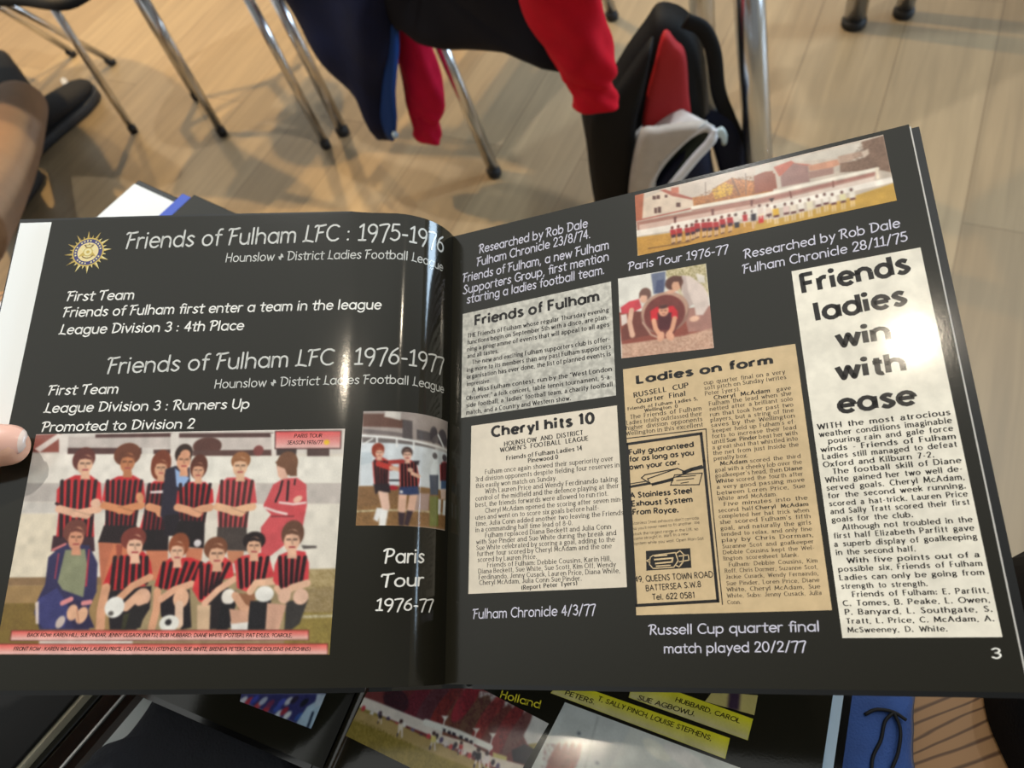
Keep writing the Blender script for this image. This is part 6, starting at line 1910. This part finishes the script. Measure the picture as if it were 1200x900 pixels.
# ---------------------------------------------------------------- backpack with a rolled newspaper
bagm = mat('black_nylon', (8, 9, 12), .65, spec=.25, bump=.25, bscale=800)
navy_n = mat('navy_nylon', (16, 23, 46), .65, spec=.25, bump=.25, bscale=800)
lining = mat('red_lining', (168, 22, 30), .7, bump=.2, bscale=500)
B0 = Vector((0.40, 1.08, 0.0))
bag = thing('backpack', 'black backpack open at the top with red lining standing beside the chrome table legs', 'backpack', B0)
NB = np.array((-0.24, -0.97, 0.12)); NB /= np.linalg.norm(NB)
def bq(pts, d): return [tuple(np.array(p) - np.array(B0) + NB * d) for p in pts]
back_out = [(0.285, 1.09, .012), (0.262, 1.094, .07), (0.258, 1.095, .19), (0.255, 1.096, .262), (0.268, 1.092, .292), (0.312, 1.082, .335), (0.339, 1.075, .377), (0.370, 1.068, .418), (0.390, 1.063, .442), (0.423, 1.054, .430), (0.446, 1.048, .40), (0.458, 1.045, .36), (0.470, 1.042, .275), (0.478, 1.04, .16), (0.48, 1.04, .012)]
pillow('back_panel', bq(back_out, -.03), .05, bagm, bag, NB, 9, .003, 4, 22, bq([(0.375, 1.067, .17)], -.03)[0], back=.9)
pillow('lining', bq([(0.392, 1.063, .420), (0.410, 1.058, .40), (0.425, 1.054, .375), (0.432, 1.053, .30), (0.432, 1.053, .23), (0.36, 1.068, .23), (0.362, 1.068, .30), (0.376, 1.066, .36)], .022), .006, lining, bag, NB, 5, .001, 3, 30, back=.3)
pillow('left_flap', bq([(0.262, 1.094, .27), (0.30, 1.084, .315), (0.34, 1.075, .37), (0.375, 1.066, .415), (0.37, 1.068, .37), (0.358, 1.07, .31), (0.345, 1.073, .25), (0.335, 1.076, .10), (0.30, 1.084, .03), (0.265, 1.094, .06)], .024), .02, bagm, bag, NB, 6, .002, 5, 26, back=.3)
pillow('front_pocket', bq([(0.335, 1.075, .012), (0.33, 1.076, .10), (0.37, 1.066, .15), (0.42, 1.055, .215), (0.455, 1.046, .235), (0.474, 1.042, .16), (0.478, 1.04, .012)], .035), .04, navy_n, bag, NB, 7, .003, 7, 26, back=.4)
g = Geo()
sp = spline(bq([(0.425, 1.054, .425), (0.452, 1.047, .405), (0.470, 1.042, .36), (0.482, 1.04, .285), (0.503, 1.035, .225), (0.525, 1.03, .165), (0.535, 1.027, .10), (0.515, 1.03, .03), (0.478, 1.04, .03)], .01), 8)
g.tube(sp, .0125, 12, flat=.35, up=tuple(NB)); g.make('shoulder_strap', bagm, bag)
g = Geo()
sp = spline(bq([(0.463, 1.044, .235), (0.487, 1.039, .215), (0.505, 1.034, .165), (0.520, 1.03, .09), (0.515, 1.03, .03)], .012), 8)
g.tube(sp, [.018 + .008 * math.sin(i / len(sp) * 3.1) for i in range(len(sp))], 12, flat=.3, up=tuple(NB)); g.make('shoulder_strap', navy_n, bag)
logo = mat('white_logo', (205, 222, 226), .5)
pillow('logo_patch', bq([(0.476, 1.042, .226), (0.487, 1.04, .231), (0.496, 1.038, .215), (0.497, 1.038, .192), (0.490, 1.04, .190), (0.486, 1.04, .207), (0.477, 1.042, .212)], .040), .002, logo, bag, NB, 3, 0, 1)
pillow('logo_patch', bq([(0.276, 1.09, .272), (0.281, 1.089, .270), (0.279, 1.09, .255), (0.275, 1.09, .256)], .034), .002, logo, bag, NB, 3, 0, 1)
# newspaper rolled into a teardrop loop, seen from its end
def rolled_paper():
    w = mat('newspaper_white', (206, 206, 208), .6, vary=.06, vscale=80); ins = mat('newspaper_dark_inside', (24, 40, 30), .6)  # inner face of the loop is a dark green
    o0 = Vector((0.40, 1.06, .18))
    t = thing('newspaper', 'white folded newspaper curled in a loop sticking out of the backpack pocket', 'newspaper', o0)
    loop = [(0.361, 1.069, .112), (0.362, 1.069, .150), (0.385, 1.064, .195), (0.425, 1.054, .243), (0.455, 1.047, .262), (0.468, 1.044, .258), (0.464, 1.045, .236), (0.440, 1.05, .205), (0.405, 1.058, .155), (0.375, 1.066, .110)]
    P = spline(loop, 8); n = len(P); ax = np.array([(0.322 - .361), (1.08 - 1.069), .004]); dep = np.array([.05, .17, .015]) * .9
    c = P.mean(0); g = Geo()
    inner = c + (P - c) * .80
    f = [p + NB * .075 - np.array(o0) for p in P]; fi = [p + NB * .075 - np.array(o0) for p in inner]
    back = [p + NB * .02 + np.array((-.055, .02, .012)) - np.array(o0) for p in P]; bi = [p + NB * .02 + np.array((-.055, .02, .012)) - np.array(o0) for p in inner]
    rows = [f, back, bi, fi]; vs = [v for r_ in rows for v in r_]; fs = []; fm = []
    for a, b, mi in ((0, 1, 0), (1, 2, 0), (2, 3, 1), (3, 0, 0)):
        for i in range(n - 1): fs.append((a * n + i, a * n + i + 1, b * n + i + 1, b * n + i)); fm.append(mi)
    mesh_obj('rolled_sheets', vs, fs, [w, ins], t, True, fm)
    g = Geo(); g.tube(spline([tuple(np.array(p) + NB * .078 - np.array(o0)) for p in ((0.468, 1.044, .256), (0.462, 1.045, .232), (0.440, 1.05, .203), (0.412, 1.056, .162), (0.385, 1.064, .122), (0.366, 1.068, .108))], 6), [.004, .0045, .005, .006, .0085, .009] + [.009] * 25, 12, True, .5, up=tuple(NB)); g.make('curled_edge', mat('bright_paper', (226, 230, 238), .5), t)
    sheetp = [(0.324, 1.079, .112), (0.345, 1.073, .262), (0.38, 1.065, .275), (0.455, 1.047, .272), (0.430, 1.053, .250), (0.385, 1.064, .200), (0.362, 1.069, .150), (0.360, 1.069, .112)]
    pillow('outer_page', [tuple(np.array(p) + NB * .072 - np.array(o0)) for p in sheetp], .003, mat('newspaper_grey', (188, 180, 172), .6, vary=.06, vscale=60), t, NB, 4, .0004, 2, 60, back=.4)
rolled_paper()

# ---------------------------------------------------------------- seated person at the left edge, bag, scrap of paper
def shoe(name, heel, toe, parent, o0, w=.048):
    h, t_ = Vector((*heel, 0)), Vector((*toe, 0)); d = (t_ - h); L = d.length; d.normalize(); s = Vector((-d.y, d.x, 0))
    prof = [(0, .030, .02, .07), (.06, .036, .0, .085), (.2, .038, 0, .088), (.36, .040, 0, .082), (.55, .046, 0, .062), (.75, .050, 0, .050), (.9, .042, .002, .042), (.97, .028, .008, .034), (1, .012, .014, .024)]
    g = Geo(); rings = []
    for k, hw, z0, z1 in prof:
        rings.append([h + d * (L * k) + s * (hw * w / .048 * math.cos(a)) + Vector((0, 0, .018 + z0 + (z1 - z0) * (.5 + .5 * math.sin(a)))) - o0 for a in np.linspace(0, 6.2832, 20, endpoint=False)])
    g.loft(rings); up_ = g.make(name, mat('black_suede', (20, 20, 24), .8, bump=.2), parent)
    g = Geo(); rings = []
    for z, e in ((0, .97), (.006, 1.02), (.022, 1.02), (.026, .97)):
        pts = []
        for k, hw, _, _ in prof: pts.append(h + d * (L * (.5 + (k - .5) * 1.02)) + s * (hw * 1.04 * e))
        for k, hw, _, _ in prof[::-1]: pts.append(h + d * (L * (.5 + (k - .5) * 1.02)) - s * (hw * 1.04 * e))
        rings.append([p + Vector((0, 0, z)) - o0 for p in pts])
    g.loft(rings); g.make('sole', mat('dark_sole', (44, 44, 46), .6), up_)
P0 = Vector((-1.15, 1.75, 0))
man = thing('person', 'seated person in tan trousers and black shoes at the left edge of the photo', 'person', P0)
shoe('shoe', (-1.075, 1.905), (-0.880, 2.135), man, P0); shoe('shoe', (-1.091, 1.681), (-1.035, 1.851), man, P0)
tan = mat('tan_trousers', (112, 80, 50), .85, bump=.3, bscale=500, sheen=.2, vary=.1, vscale=20)
def trouser(paths):
    g = Geo()
    for path, rad in paths:
        P = spline(path, 7); R = np.interp(np.linspace(0, 1, len(P)), np.linspace(0, 1, len(rad)), rad)
        g.tube([Vector(p) - P0 for p in P], list(R), 24)
    o = g.make('trousers', tan, man)
    r_ = o.modifiers.new('remesh', 'REMESH'); r_.mode = 'VOXEL'; r_.voxel_size = .008; r_.use_smooth_shade = True
    s_ = o.modifiers.new('smooth', 'SMOOTH'); s_.iterations = 5; s_.factor = .5
trouser([([(-0.985, 1.947, 0.13), (-0.927, 1.677, 0.2), (-0.829, 1.343, 0.32), (-0.739, 1.02, 0.46)], [0.062, 0.066, 0.062, 0.072]), ([(-1.108, 1.808, 0.1), (-0.961, 1.392, 0.25), (-0.819, 0.964, 0.45)], [0.06, 0.066, 0.078])])
bk = pillow('dark_bag', [(-1.113, 2.318, 0.1), (-1.055, 2.218, 0.1), (-0.983, 2.058, 0.1), (-0.934, 1.972, 0.1), (-0.938, 1.9, 0.1), (-1.016, 1.945, 0.1), (-1.157, 2.115, 0.1), (-1.239, 2.385, 0.1)], .04, mat('black_canvas', (16, 17, 24), .8, bump=.2), None, (0.3, -0.5, 0.8), 7, .004, 4, 20, back=.5)
tag(bk, 'dark cloth bag on the floor at the left edge above the tan trousers', 'bag')
sc_ = pillow('paper_scrap', [(-0.989, 2.238, 0.004), (-0.977, 2.249, 0.004), (-0.961, 2.211, 0.004), (-0.938, 2.178, 0.004), (-0.938, 2.153, 0.004), (-0.961, 2.156, 0.004), (-0.974, 2.188, 0.004)], .012, mat('white_scrap', (214, 216, 220), .5), None, (0, 0, 1), 4, .003, 6, 60, back=.1)
tag(sc_, 'small crumpled white scrap on the floor beside the black shoe', 'paper')
